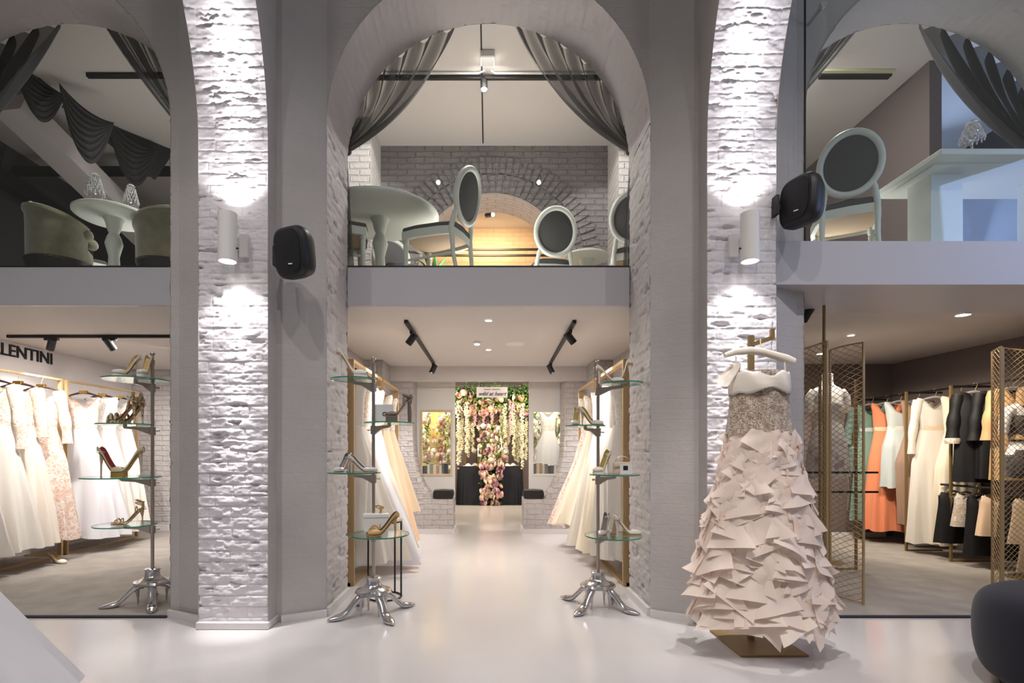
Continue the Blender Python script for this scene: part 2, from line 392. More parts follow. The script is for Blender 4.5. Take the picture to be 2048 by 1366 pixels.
# the arcade wall: front face splayed next to each pier
def yfront(x):
    for c in (-1.7045, 1.6965):
        d = abs(x-c)
        if d < .2645: return 3.66
        if d < .535: return lerp(3.66, D2, (d-.2645)/(.5345-.2645))
    return D2
def zarch(x):
    for c in BAYS:
        if abs(x-c) < R: return ZS+math.sqrt(max(0, R*R-(x-c)**2))
    return 0
xs = set()
for c in BAYS:
    for k in range(49): xs.add(round(c-R*math.cos(PI*k/48), 5))
for c in (-1.7045, 1.6965):
    for d in (.2645, .535): xs.add(c-d); xs.add(c+d)
xs = sorted(list(xs)+[-4.9, 4.9]); mb = MB()
for a, b in zip(xs[:-1], xs[1:]):
    if b-a < 1e-4: continue
    inb = any(abs((a+b)/2-c) < R for c in BAYS)
    za, zb = (max(zarch(a), ZS), max(zarch(b), ZS)) if inb else (0, 0)
    if inb and abs(za-ZS) < .001: za = ZS
    ya, yb = yfront(a), yfront(b)
    mb.add([(a,ya,za),(b,yb,zb),(b,yb,ZT),(a,ya,ZT)], [(0,1,2,3)])
    mb.add([(a,D3,za),(b,D3,zb),(b,D3,ZT),(a,D3,ZT)], [(3,2,1,0)])
mb.add([(-4.9,D2,ZT),(4.9,D2,ZT),(4.9,D3,ZT),(-4.9,D3,ZT)], [(0,1,2,3)])
aw = struct(mb.build('wall_front', M['paint'], smooth=False, uv=True)); aw['label'] = 'grey painted brick arcade wall with three round arches'
# jambs and soffits with brick relief
for i, c in enumerate(BAYS):
    for sgn in (-1, 1):
        X = c+sgn*R
        relief('trim_%d' % (3+i*3+(sgn > 0)), lambda u, v, X=X: (np.full_like(u, X), u, v), lambda u, v, s=sgn: (np.full_like(u, -s), u*0, u*0),
               (D2-.004, D3+.004), (0, ZS), .012, M['jambs'], 1.2, uoff=i)['kind'] = 'structure'
    def spos(u, v, c=c): return (c-R*np.cos(v/R), u, ZS+R*np.sin(v/R))
    def snrm(u, v): return (np.cos(v/R), u*0, -np.sin(v/R))
    relief('trim_%d' % (5+i*3), spos, snrm, (D2-.004, D3+.004), (0, PI*R), .014, M['jambs'], .5, uoff=3+i)['kind'] = 'structure'
# piers with ribs that spring forward
def rib_y(z): return D1-np.where(z > 3.25, .17*((z-3.25)/.78)**2, 0)
for i, (x0, x1) in enumerate(((-1.944, -1.478), (1.465, 1.928))):
    pr = struct(relief('wall_pier', lambda u, v, x0=x0: (u+x0, rib_y(v), v), lambda u, v: (u*0, u*0-1, u*0), (0, x1-x0), (0, 5.3), .0062, M['pier'], 1.25, uoff=2*i))
    pr['label'] = 'left white painted brick pier' if i == 0 else 'right white painted brick pier'
    mb = MB(); n = 40
    for X, s in ((x0, 1), (x1, -1)):
        def fn(u, v, X=X): z = 5.3*v; y0 = float(rib_y(np.array(z)))-.004; return (X, lerp(y0, 3.72, u), z)
        mb.grid(fn, 4, n)
    struct(mb.build('wall_pier_side', M['paint'], parent=pr, smooth=False, uv=True))
    mb = MB()
    mb.box(x0-.012, x1+.012, D1-.02, D1+.2, 0, .05)
    struct(mb.build('baseboard_pier', M['skirt'], smooth=False, bevel=.008))
mb = MB()
for (xa, ya, xb, yb) in ((-1.44,3.655,-1.165,3.79),(1.165,3.79,1.43,3.655),(-2.30,3.79,-1.95,3.62),(1.94,3.62,2.28,3.79)):
    mb.bar((xa,ya-.012,.025),(xb,yb-.012,.025),.03,.05)
for s in (-1, 1): mb.box(min(s*1.145, s*1.175), max(s*1.145, s*1.175), D2, D3, 0, .06)
struct(mb.build('baseboard_front', M['skirt'], smooth=False))

# mezzanine slab, fascias, ceilings below
CZ, FZ = 2.396, 2.712
struct(MB().box(-6, 6, D3+.03, 9, CZ, FZ-.005).build('ceiling', M['ceil'], smooth=False))
for nm, c in (('trim_20', BAYS[0]), ('trim_21', 0.0)):
    mb = MB().box(c-R+.004, c+R-.004, D3-.02, D3+.03, CZ, FZ); b = mb.build(nm, M['slab'], smooth=False, bevel=.003); struct(b)
    b['label'] = 'pale grey mezzanine fascia beam'
    struct(MB().box(c-R+.004, c+R-.004, D3-.022, D3+.03, FZ, FZ+.012).build('trim_22' if c else 'trim_23', M['black'], smooth=False))
YR = 3.635; FR_ = 2.632
struct(MB().box(1.93, 4.9, YR, YR+.03, zat(569, YR), zat(482, YR)).build('trim_24', M['slab'], smooth=False))
struct(MB().box(1.93, 4.9, YR+.03, 3.8, zat(569, YR), FR_).box(1.93, 4.9, 3.8, D3+.03, zat(569, YR), FZ-.005).build('trim_25', M['slab'], smooth=False))
# rooms below
mb = MB(); mb.box(-5.45, -5.3, D2, 7.8, 0, CZ)
struct(mb.build('wall_left', M['darkwall' if 0 else 'plaster'], smooth=False, uv=True))
struct(MB().box(-5.45, -1.65, 7.8, 7.9, 0, CZ).build('wall_left_back', M['brick'], smooth=False, uv=True))
struct(MB().box(-2.30, -1.65, D3, 7.8, 0, CZ).build('wall_left_inner', M['paint'], smooth=False, uv=True))
struct(MB().box(1.65, 2.28, D3, 7.8, 0, CZ).build('wall_right_inner', M['paint'], smooth=False, uv=True))
struct(MB().box(5.62, 5.75, D2, 7.4, 0, CZ).build('wall_right', M['darkwall'], smooth=False, uv=True))
struct(MB().box(2.2, 5.75, 7.3, 7.4, 0, CZ).build('wall_right_back', M['darkwall'], smooth=False, uv=True))
struct(MB().box(2.2, 3.6, 7.22, 7.3, 0, 1.3).build('wall_right_back_low', M['brick'], smooth=False, uv=True))
struct(MB().box(2.3, 5.45, 7.20, 7.22, 0, .07).build('baseboard_right', M['skirt'], smooth=False))
struct(MB().box(-5.3, -2.3, 7.77, 7.8, 0, .09).build('baseboard_left', M['skirt'], smooth=False))
# side closing walls of the hall and the building shell
struct(MB().box(-5.6, -4.9, D2, D3, 0, ZT).build('wall_left_end', M['paint'], smooth=False, uv=True))
struct(MB().box(4.9, 5.6, D2, D3, 0, ZT).build('wall_right_end', M['paint'], smooth=False, uv=True))
# corridor end: returns, bulkhead and wall with a bowl-shaped opening
for s in (-1, 1):
    a, b = sorted((s*1.40, s*1.66)); struct(MB().box(a, b, 6.95, 7.5, 0, CZ).build('wall_corridor_return', M['brick'], smooth=False, uv=True))
YE = 7.5
prof = [(1.085, 2.5), (1.085, 1.42), (1.07, 1.1), (1.02, .86), (.93, .66), (.82, .52), (.80, .50), (.503, .50), (.503, 0)]
mb = MB()
for s in (-1, 1):
    for i in range(len(prof)-1):
        (xa, za), (xb, zb) = prof[i], prof[i+1]
        if abs(za-zb) > 1e-6:
            q = [(s*xa,YE,za),(s*1.45,YE,za),(s*1.45,YE,zb),(s*xb,YE,zb)]
            mb.add(q if s < 0 else q[::-1], [(3,2,1,0)])
        mb.add([(s*xa,YE,za),(s*xb,YE,zb),(s*xb,YE+.45,zb),(s*xa,YE+.45,za)], [(0,1,2,3)])
struct(mb.build('wall_corridor_end', M['brick'], smooth=False, uv=True))
struct(MB().box(-1.45, 1.45, YE-.012, YE+.1, zat(762, YE), CZ).build('wall_bulkhead', M['plaster'], smooth=False))
mb = MB()
for s in (-1, 1):
    a, b = sorted((s*.503, s*1.45)); mb.box(a, b, YE-.02, YE, 0, .07)
    a, b = sorted((s*.48, s*.503)); mb.box(a, b, YE-.02, YE+.45, 0, .07)
    a, b = sorted((s*1.655, s*1.63)); mb.box(a, b, 4.4, 6.95, 0, .07)
struct(mb.build('baseboard_corridor', M['skirt'], smooth=False))
# white panels with windows behind the bowl
YP = 7.95
def frame_panel(n, x0, x1, wx0, wx1, wz0, wz1, z0, z1):
    mb = MB(); mb.box(x0, wx0, YP, YP+.06, z0, z1); mb.box(wx1, x1, YP, YP+.06, z0, z1)
    mb.box(wx0, wx1, YP, YP+.06, z0, wz0); mb.box(wx0, wx1, YP, YP+.06, wz1, z1)
    b = struct(mb.build('window_%d' % n, M['white'], smooth=False)); b['label'] = 'white panel with inset square window'
    t = .03; mb = MB()
    mb.box(wx0, wx0+t, YP-.012, YP+.07, wz0, wz1); mb.box(wx1-t, wx1, YP-.012, YP+.07, wz0, wz1)
    mb.box(wx0+t, wx1-t, YP-.012, YP+.07, wz0, wz0+t); mb.box(wx0+t, wx1-t, YP-.012, YP+.07, wz1-t, wz1)
    struct(mb.build('window_frame', M['champ'] if n == 1 else M['white'], parent=b, smooth=False))
    struct(MB().box(wx0+t, wx1-t, YP+.02, YP+.026, wz0+t, wz1-t).build('window_glass', M['clear'], parent=b, smooth=False))
zt, zb, zl = zat(762, YP), zat(820, YP), zat(952, YP)
frame_panel(1, xat(826, YP), xat(910, YP), xat(840, YP), xat(905, YP), zl, zb, .3, zt+.06)
frame_panel(2, xat(1058, YP), xat(1136, YP), xat(1063, YP), xat(1126, YP), zl, zb, .3, zt+.06)
# flower room
struct(MB().box(-4, 4, 12.6, 12.7, 0, 3.1).build('wall_back', M['darkwall'], smooth=False, uv=True))
struct(MB().box(-4.1, -4, 7.9, 12.7, 0, 3.1).build('wall_flower_left', M['plaster'], smooth=False))
struct(MB().box(4, 4.1, 7.9, 12.7, 0, 3.1).build('wall_flower_right', M['plaster'], smooth=False))
struct(MB().box(-4, 4, 9.0, 12.7, 2.75, 2.85).build('ceiling_flower', M['ceil'], smooth=False))

# rooms above --------------------------------------------------------
UC = 5.0
struct(MB().box(-6, 6, D3, 9.2, UC, UC+.1).build('ceiling_upper', M['ceil'], smooth=False))
struct(MB().box(-.075, -.06, D3, 6.5, UC-.004, UC).build('trim_30', M['black'], smooth=False))
# centre back wall with round tunnel mouth
XB0, XB1, YB = -1.345, 1.49, 6.56; ac, ar, az = .05, .92, 3.49
mb = MB(); n = 40
pts = [XB0]+[ac-ar*math.cos(PI*k/n) for k in range(n+1)]+[XB1]
def za_(x): return az+math.sqrt(max(0, ar*ar-(x-ac)**2)) if abs(x-ac) < ar-1e-6 else FZ
for a, b in zip(pts[:-1], pts[1:]):
    inside = abs((a+b)/2-ac) < ar
    z0, z1 = (max(za_(a), az), max(za_(b), az)) if inside else (FZ, FZ)
    mb.add([(a,YB,z0),(b,YB,z1),(b,YB,UC),(a,YB,UC)], [(0,1,2,3)])
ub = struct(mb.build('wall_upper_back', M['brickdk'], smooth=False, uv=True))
mb = MB(); rv = random.Random(8)
for ring_, (r0_, L_) in enumerate(((.93, .22), (1.16, .21))):
    nb = int(PI*r0_/.078)
    for k in range(nb):
        a = PI*(k+.5)/nb
        if ac-(r0_+L_)*math.cos(a) < XB0+.02 or ac-(r0_+L_)*math.cos(a) > XB1-.02: continue
        c_ = Vector((ac-(r0_+L_/2)*math.cos(a), YB-.004+rv.uniform(-.006,.006), az+(r0_+L_/2)*math.sin(a)))
        mb.obox(c_, (L_/2-.004, .016, .033), Euler((0, a+PI+rv.uniform(-.05,.05), 0)).to_matrix())
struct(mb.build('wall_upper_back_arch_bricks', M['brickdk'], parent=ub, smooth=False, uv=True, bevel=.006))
mb = MB(); mb.grid(lambda u, v: (ac-ar*math.cos(PI*u), lerp(YB, 7.1, v), az+ar*math.sin(PI*u)), n, 3)
for s in (-1, 1): mb.add([(ac+s*ar,YB,FZ),(ac+s*ar,7.1,FZ),(ac+s*ar,7.1,az),(ac+s*ar,YB,az)], [(0,1,2,3)])
struct(mb.build('wall_upper_tunnel', M['brick'], smooth=True, uv=True))
struct(MB().box(-2.6, 2.6, 9.0, 9.1, FZ, UC).build('wall_upper_vault', M['warmbrick'], smooth=False, uv=True))
for s in (-1, 1):
    a, b = sorted((s*2.6, s*2.7)); struct(MB().box(a, b, 7.1, 9.1, FZ, UC).build('wall_upper_vault_side', M['warmbrick'], smooth=False, uv=True))
    for q in (ac+s*(ar+.0),):
        a, b = sorted((q, s*2.6)); struct(MB().box(a, b, 7.1, 7.2, FZ, UC).build('wall_upper_vault_front', M['warmbrick'], smooth=False, uv=True))
mb = MB()
mb.add([(XB0,YB,FZ),(XB0,6.0,FZ),(XB0,6.0,UC),(XB0,YB,UC)], [(0,1,2,3)]); mb.add([(XB1,YB,FZ),(XB1,6.0,FZ),(XB1,6.0,UC),(XB1,YB,UC)], [(0,1,2,3)])
mb.add([(-1.9,6,FZ),(XB0,6.0,FZ),(XB0,6.0,UC),(-1.9,6,UC)], [(0,1,2,3)]); mb.add([(XB1,6,FZ),(1.9,6.0,FZ),(1.9,6.0,UC),(XB1,6,UC)], [(0,1,2,3)])
struct(mb.build('wall_upper_returns', M['brickwh'], smooth=False, uv=True))
struct(MB().box(-2.1, -1.88, D3, 6.2, FZ, UC).build('wall_upper_left_inner', M['brick2'], smooth=False, uv=True))
struct(MB().box(1.88, 2.1, D3, 6.2, FZ, UC).build('wall_upper_right_inner', M['brick2'], smooth=False, uv=True))
# left upper room: dark, with a sloping beam and a far brick pier
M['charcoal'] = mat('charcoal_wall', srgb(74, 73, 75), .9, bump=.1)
struct(MB().box(-8, -2.1, 9.1, 9.2, FZ, UC).build('wall_upper_left_back', M['charcoal'], smooth=False, uv=True))
struct(MB().box(-6.1, -6, D3, 9.2, FZ, UC).build('wall_upper_left_side', M['charcoal'], smooth=False, uv=True))
struct(MB().box(-2.12, -2.1, 6.0, 9.2, FZ, UC).build('wall_upper_left_side_rear', M['brick2'], smooth=False, uv=True))
# right upper room
struct(MB().box(2.1, 6, 7.2, 7.3, FZ, UC).build('wall_upper_right_back', M['darkwall'], smooth=False, uv=True))
struct(MB().box(6, 6.1, D3, 7.3, FZ, UC).build('wall_upper_right_side', M['charcoal'], smooth=False, uv=True))
struct(MB().box(4.3, 4.42, 5.12, 7.2, FZ, UC).build('wall_upper_right_partition', M['darkwall'], smooth=False, uv=True))
# outer shell closing off the sides
struct(MB().box(-6.1, -6, D2, 9.2, 0, FZ).build('wall_shell_left', M['charcoal'], smooth=False)); struct(MB().box(6, 6.1, D2, 9.2, 0, FZ).build('wall_shell_right', M['charcoal'], smooth=False))
# glass: centre arch pane, left arch pane, big right pane with bolts
for n, c in ((3, BAYS[0]), (4, 0.0)):
    pts = [(c-R*math.cos(PI*k/32), ZS+R*math.sin(PI*k/32)) for k in range(33)]
    vs = [(c-R, FZ+.012)]+pts+[(c+R, FZ+.012)]
    mb = MB(); N = len(vs); mb.add([(x, D3+.012, z) for x, z in vs], [tuple(range(N))])
    g = struct(mb.build('window_%d' % n, M['clear'], smooth=False)); g['label'] = 'clear glass filling the upper part of the arch'
g = thing('window_5', 'large clear frameless glass balustrade above right fascia', 'glass'); g['kind'] = 'structure'
x0 = xat(1610, YR+.02)
struct(MB().box(x0, 4.9, YR+.01, YR+.022, zat(482, YR), 5.5).build('glass_pane', M['clear'], parent=g, smooth=False))
struct(MB().box(x0-.006, x0, YR+.008, YR+.024, zat(482, YR), 5.5).build('glass_edge', M['black'], parent=g, smooth=False))
b = W(1645, 12, YR)
struct(MB().lathe([(.012,-.02),(.022,-.016),(.024,0),(.012,.004),(.01,.16)], b, 16, (0,1,0)).build('glass_bolt', M['chrome'], parent=g))
# ------------------------------------------------------------------ lamps fixed to the building
def sconce(px, Y, label):
    c = W(px, 475, Y); t = thing('wall_sconce', label, 'lamp', (c.x, Y, c.z), 0, 'up and down lights on the piers')
    r, h = .0575, .155
    MB().lathe([(r-.012,-h+.02),(r-.006,-h),(r,-h),(r,h),(r-.006,h),(r-.012,h-.02)], n=28, cap=False).build('shade', M['white'], parent=t)
    MB().lathe([(0,-h+.022),(r-.012,-h+.022)], n=24, cap=False).build('lens', M['lampon'], parent=t)
    MB().lathe([(0,h-.022),(r-.012,h-.022)], n=24, cap=False).build('lens', M['lampon'], parent=t)
    s = 1 if px < 977 else -1
    MB().box(-.02, .02, r-.005, D1-Y, -.03, .03).box(-.03+.045*s, .03+.045*s, D1-Y-.03, D1-Y+.004, -.075, .075).build('bracket', M['white'], parent=t, bevel=.003)
    MB().tube([(s*r,.0,-.07),(s*(r+.012),0,-.07)], .006).build('screw', M['black'], parent=t)
    for sg in (-1, 1):
        light('SPOT', 'sconce_beam', (c.x, Y, c.z+sg*(h-.01)), 19, (1, .97, .97), (c.x, Y+.02, c.z+sg*2), .02, spot=105, blend=.7)
        light('SPOT', 'sconce_core_beam', (c.x, Y, c.z+sg*(h-.01)), 75, (1, .97, .97), (c.x, Y+.05, c.z+sg*2), .02, spot=38, blend=1)
        light('SPOT', 'sconce_narrow_beam', (c.x, Y, c.z+sg*(h-.01)), 170, (1, .97, .97), (c.x, Y+.12, c.z+sg*2), .02, spot=17, blend=1)
    return t
sconce(455, 3.37, 'white cylindrical up and down light on the left pier')
sconce(1500, 3.37, 'white cylindrical up and down light on the right pier')

def wall_speaker(px, py, Y, rz, tilt, label, flip=1):
    c = W(px, py, Y); t = thing('wall_speaker', label, 'speaker', c, 0)
    def rbox(u, v, d0, d1, hw0, hh0, hw1, hh1):
        a = 2*PI*u; y = lerp(d0, d1, v); e = math.sin(PI*min(v, 1))**.5 if 0 < v < 1 else 0
        hw, hh = lerp(hw0, hw1, v), lerp(hh0, hh1, v); k = .55
        cs, sn = math.cos(a), math.sin(a)
        return Vector((hw*math.copysign(abs(cs)**k, cs), y, hh*math.copysign(abs(sn)**k, sn)))
    E = Euler((tilt, 0, rz)).to_matrix(); mb = MB()
    rings = [(-.085,.10,.13),(-.078,.12,.15),(-.05,.135,.162),(0,.13,.16),(.06,.10,.135),(.085,.06,.1),(.09,.01,.02)]
    def shell(u, v):
        i = v*(len(rings)-1); k = min(int(i), len(rings)-2); f = i-k
        y, w, h = [lerp(rings[k][j], rings[k+1][j], f) for j in range(3)]
        p = rbox(u, 0, y, y, w, h, w, h); return E@p
    mb.grid(shell, 40, 12, True).build('cabinet', M['black'], parent=t)
    mb = MB(); mb.grid(lambda u, v: E@(rbox(u, 0, -.088-.012*(1-v*v), 0, .103*v+.001, .133*v+.001, 1, 1)), 40, 6, True).build('grille', M['blackgrille'], parent=t)
    mb = MB()
    q = E@Vector((.03, -.10, -.085)); mb.obox(q, (.016, .002, .0035), E@Euler((0, .12, 0)).to_matrix()).build('badge', M['whitep'], parent=t)
    mb = MB(); mb.bar((0, .07, 0), (-flip*.15, .085, 0), .03, .035).obox((-flip*.158, .06, 0), (.012, .04, .065)).build('bracket', M['black'], parent=t, bevel=.004)
    return t
wall_speaker(594, 508, 3.42, -.42, .12, 'rounded black loudspeaker fixed beside the left pier', 1)
wall_speaker(1608, 405, 3.44, -1.25, -.05, 'rounded black loudspeaker fixed beside the right pier, seen side on', 1)

def spot_head(root, at, direction, power, col=NEUT, L=.125, r=.036, spot=55, on=True):
    at = Vector(at); d = Vector(direction).normalized()
    c = at+Vector((0, 0, -.045))
    MB().tube([at, c], .009).build('stem', M['black'], parent=root, world=True)
    a, b = c-d*L*.45, c+d*L*.55
    R_ = MB(); R_.lathe([(0,0),(r,0),(r,L),(r-.004,L),(r-.006,L-.012)], a, 20, d, cap=False); R_.build('lamp_head', M['black'], parent=root, world=True)
    R_ = MB(); R_.lathe([(0,L-.011),(r-.006,L-.011)], a, 20, d, cap=False); R_.build('lens', M['lampon'] if on else M['chrome'], parent=root, world=True)
    if on: light('SPOT', 'spot_beam', b+d*.02, power, col, b+d, .03, spot=spot, blend=.6)
def track(name, a, b, heads, label):
    a, b = Vector(a), Vector(b); t = thing('track_light', label, 'track light', a, 0, 'black ceiling light tracks')
    MB().bar(a, b, .034, .03).build('rail', M['black'], parent=t, world=True)
    for f, d, pw, sp in heads:
        p = a.lerp(b, f)
        dr = (b-a).normalized()
        MB().bar(p-dr*.07+Vector((0,0,-.025)), p+dr*.07+Vector((0,0,-.025)), .03, .03).build('adapter', M['black'], parent=t, world=True)
        spot_head(t, p+Vector((0,0,-.03)), d, pw, spot=sp)
    return t
zc = CZ-.016
def onceil(px, py, z=CZ-.016): Y = F*(z-EH)/(CY-py); return Vector((xat(px, Y), Y, z))
a, b = onceil(812, 643), onceil(868, 728)
track('t', a, b, [(.16, (-.75, .25, -.9), 130, 70), (.97, (-.4, -.1, -.9), 90, 70)], 'black track with two spotlights over the left side of the corridor')
a, b = onceil(1149, 643), onceil(1100, 728)
track('t', a, b, [(.14, (.75, .25, -.9), 130, 70), (.97, (.4, -.1, -.9), 90, 70)], 'black track with two spotlights over the right side of the corridor')
y = 5.46; a, b = Vector((-5.0, y, zc)), Vector((-2.32, y, zc))
track('t', a, b, [(.17, (-.65, .45, -1), 60, 80), (.395, (.25, .9, -1.1), 45, 80)], 'black track with two spotlights across the left room ceiling')
light('SPOT', 'spot_beam', (-3.9, 4.6, 2.34), 130, NEUT, (-4.7, 6.0, .9), .04, spot=95, blend=.8)  # this spot and the next have no track head
light('SPOT', 'spot_beam', (-3.6, 6.6, 2.34), 80, NEUT, (-4.6, 7.2, 1.0), .04, spot=95, blend=.8)
a = W(1614, 633, 4.3); t = thing('track_light', 'small black ceiling spotlight at the left edge of right room', 'track light', a)
spot_head(t, (a.x, a.y, CZ-.03), (-.5, .2, -1), 10, on=False)

def downlight(px, py, r, label, on=True, power=8, spot=120, col=NEUT):
    p = onceil(px, py, CZ); t = thing('ceiling_downlight', label, 'ceiling light', p, 0, 'recessed downlights')
    MB().lathe([(r,-.001),(r,-.006),(r*.82,-.008),(r*.8,-.002)], n=28, cap=False).build('bezel', M['whitep'], parent=t)
    MB().lathe([(0,-.004),(r*.8,-.004)], n=28, cap=False).build('lens', M['lampon'], parent=t)
    if power: light('SPOT', 'downlight_beam', (p.x, p.y, CZ-.012), power, col, (p.x, p.y, 0), r*.7, spot=spot, blend=.8)
downlight(977, 640, .038, 'small recessed downlight nearest on the corridor ceiling', power=25)
downlight(977, 699, .038, 'small recessed downlight at the rear of corridor ceiling', power=25)
downlight(1926, 629, .065, 'bright recessed downlight on right room ceiling', power=12)
downlight(1702, 670, .04, 'faint small recessed downlight behind the brass pole', power=6)
downlight(1642, 707, .06, 'recessed downlight seen through the brass mesh screen', power=70)
p = onceil(1030, 687, CZ); tag(MB().lathe([(0,-.012),(.085,-.012),(.105,-.01),(.112,-.003),(.112,0)], p, 32).build('ceiling_speaker', M['whitep']), 'round white flush speaker on the corridor ceiling', 'speaker')
p = onceil(954, 683, CZ); t = thing('smoke_detector', 'small white smoke detector on the corridor ceiling', 'smoke detector', p)
MB().lathe([(.04,0),(.042,-.012),(.036,-.02)], n=20, cap=False).build('base', M['whitep'], parent=t)
MB().lathe([(.036,-.02),(.03,-.034),(.02,-.044),(0,-.046)], n=20).build('sensor', M['whitep'], parent=t)

# upper centre: conduit rail, junction box, spotlight
yr = 5.32; zr = UC-.03
t = thing('track_light', 'black rail with one bright spotlight on the upper centre ceiling', 'track light', (0, yr, zr))
MB().box(-1.35, 1.3, -.017, .017, -.015, .02).build('rail', M['black'], parent=t)
MB().tube([(-1.2,-.05,.01),(-.1,-.05,.01),(-.04,-.09,.01)], .008).tube([(.03,-.09,.01),(.06,-.05,.01),(1.1,-.05,.01)], .008).build('conduit', M['whitep'], parent=t)
spot_head(t, (xat(968, yr), yr, zr-.02), (.02, -.25, -1), 70, spot=110)
p = W(975, 122, 5.0); tag(MB().box(p.x-.065, p.x+.065, 4.98, 5.12, UC-.06, UC-.002).build('junction_box', M['whitep'], bevel=.006), 'square white junction box on upper centre ceiling', 'box')
light('AREA', 'upper_room_light', (0, 5.0, UC-.06), 14, NEUT, (0, 5.6, 3), .5)
light('AREA', 'upper_ceiling_fill', (0, 5.45, FZ+.03), 16, (1, .96, .93), (0, 5.7, 5), .9)  # three unseen up-facing fills added to brighten the upper ceilings
light('AREA', 'upper_ceiling_fill', (-3.3, 5.6, FZ+.03), 7, (1, .96, .93), (-3.2, 5.6, 5), .7)
light('AREA', 'upper_ceiling_fill', (3.0, 5.0, FZ+.03), 7, (1, .96, .93), (3.1, 5.1, 5), .6)
light('SPOT', 'upper_side_beam', (.9, 5.0, 4.9), 60, NEUT, (1.45, 6.2, 3.5), .04, spot=70, blend=.3)
light('SPOT', 'upper_side_beam', (-.7, 5.0, 4.9), 60, NEUT, (-1.5, 6.1, 3.7), .04, spot=70, blend=.3)
light('AREA', 'vault_light', (0, 8.0, 4.8), 60, (1, .72, .45), (0, 8.6, 3), .8)
# far tunnel spotlight and rails
t = thing('track_light', 'tiny spotlight on a thin rod in the warm lit tunnel', 'track light', (.02, 8.3, 4.9))
c = W(980, 432, 8.3); MB().bar((c.x,8.3,4.98),(c.x,8.3,c.z+.02),.012).build('rod', M['white'], parent=t, world=True)
MB().tube([(c.x-.06,8.35,c.z+.03),(c.x+.04,8.25,c.z)], .035, 12).build('lamp_head', M['black'], parent=t, world=True)
MB().ball((c.x+.045,8.24,c.z-.005), .028).build('lens', M['lampon'], parent=t, world=True)
for py, h, nm in ((499, .03, 'upper of two'), (511, .03, 'lower of two')):
    c = W(980, py, 8.7); tag(MB().box(-1.7, 1.9, 8.68, 8.72, c.z-h/2, c.z+h/2).build('ceiling_rail', M['black']), nm+' black rails crossing the warm lit tunnel', 'rail')

# interior room lights below
light('AREA', 'corridor_light', (0, 5.9, CZ-.03), 40, NEUT, (0, 5.9, 0), .7)
light('AREA', 'left_room_light', (-3.7, 5.8, CZ-.03), 30, NEUT, (-3.9, 6, 0), .7)
light('AREA', 'right_room_light', (3.7, 5.6, CZ-.03), 16, WARM, (4.0, 5.6, 0), .7)
light('SPOT', 'right_rack_beam', (3.9, 4.9, CZ-.04), 120, WARM, (5.15, 5.9, .9), .04, spot=75, blend=.6)
light('SPOT', 'right_rack_beam', (3.6, 6.3, CZ-.04), 60, WARM, (5.1, 6.8, 1.0), .04, spot=70, blend=.6)
light('SPOT', 'right_rack_beam', (4.3, 3.95, CZ-.04), 70, WARM, (5.0, 4.8, 1.2), .04, spot=70, blend=.6)  # unseen spot added to brighten the mannequin at the right edge
light('AREA', 'flower_room_light', (-1.1, 10.4, 2.7), 90, (1, .86, .66), (-.2, 12, 1), .6)
light('AREA', 'flower_room_light', (1.1, 10.4, 2.7), 90, (1, .86, .66), (.2, 12, 1), .6)
light('AREA', 'flower_room_light', (-1.2, 8.35, 2.35), 40, (1, .9, .75), (-1, 9, 1), .6)
light('AREA', 'flower_room_light', (1.2, 8.35, 2.35), 26, (1, .9, .75), (1, 9, 1), .6)
# ------------------------------------------------------------------ shoes
def mk_lin(name, up, lin, **k): return (mat(name, srgb(*up), **k), mat(name+'_lining', srgb(*lin), .5))
SH = {
 'white':  mk_lin('shoe_white', (232, 226, 216), (206, 170, 110), rough=.35),
 'whiteg': mk_lin('shoe_white_olive', (228, 220, 206), (168, 150, 66), rough=.35),
 'nude':   mk_lin('shoe_nude', (206, 192, 166), (150, 60, 56), rough=.45),
 'silver': mk_lin('shoe_silver', (208, 203, 203), (112, 104, 96), rough=.3, metal=.35),
 'pewter': mk_lin('shoe_pewter', (128, 118, 108), (104, 92, 78), rough=.35, metal=.5),
 'glit':   mk_lin('shoe_glitter', (204, 172, 118), (110, 96, 78), rough=.3, metal=.75, bump=1, bscale=260),
 'gold':   mk_lin('shoe_gold', (206, 176, 132), (196, 160, 110), rough=.3, metal=.5),
 'lacefl': mk_lin('shoe_flower', (226, 206, 176), (150, 96, 60), rough=.5, col2=srgb(150, 120, 84), vscale=60),
 'chrome': (M['chrome'], M['chrome']),
}
M['soleg'] = mat('gold_sole', srgb(188, 150, 74), .35, .6)
M['solet'] = mat('tan_sole', srgb(190, 150, 108), .5)
SX = [-.06, 0, .12, .3, .5, .62, .72, .82, .92, .975, 1.0]
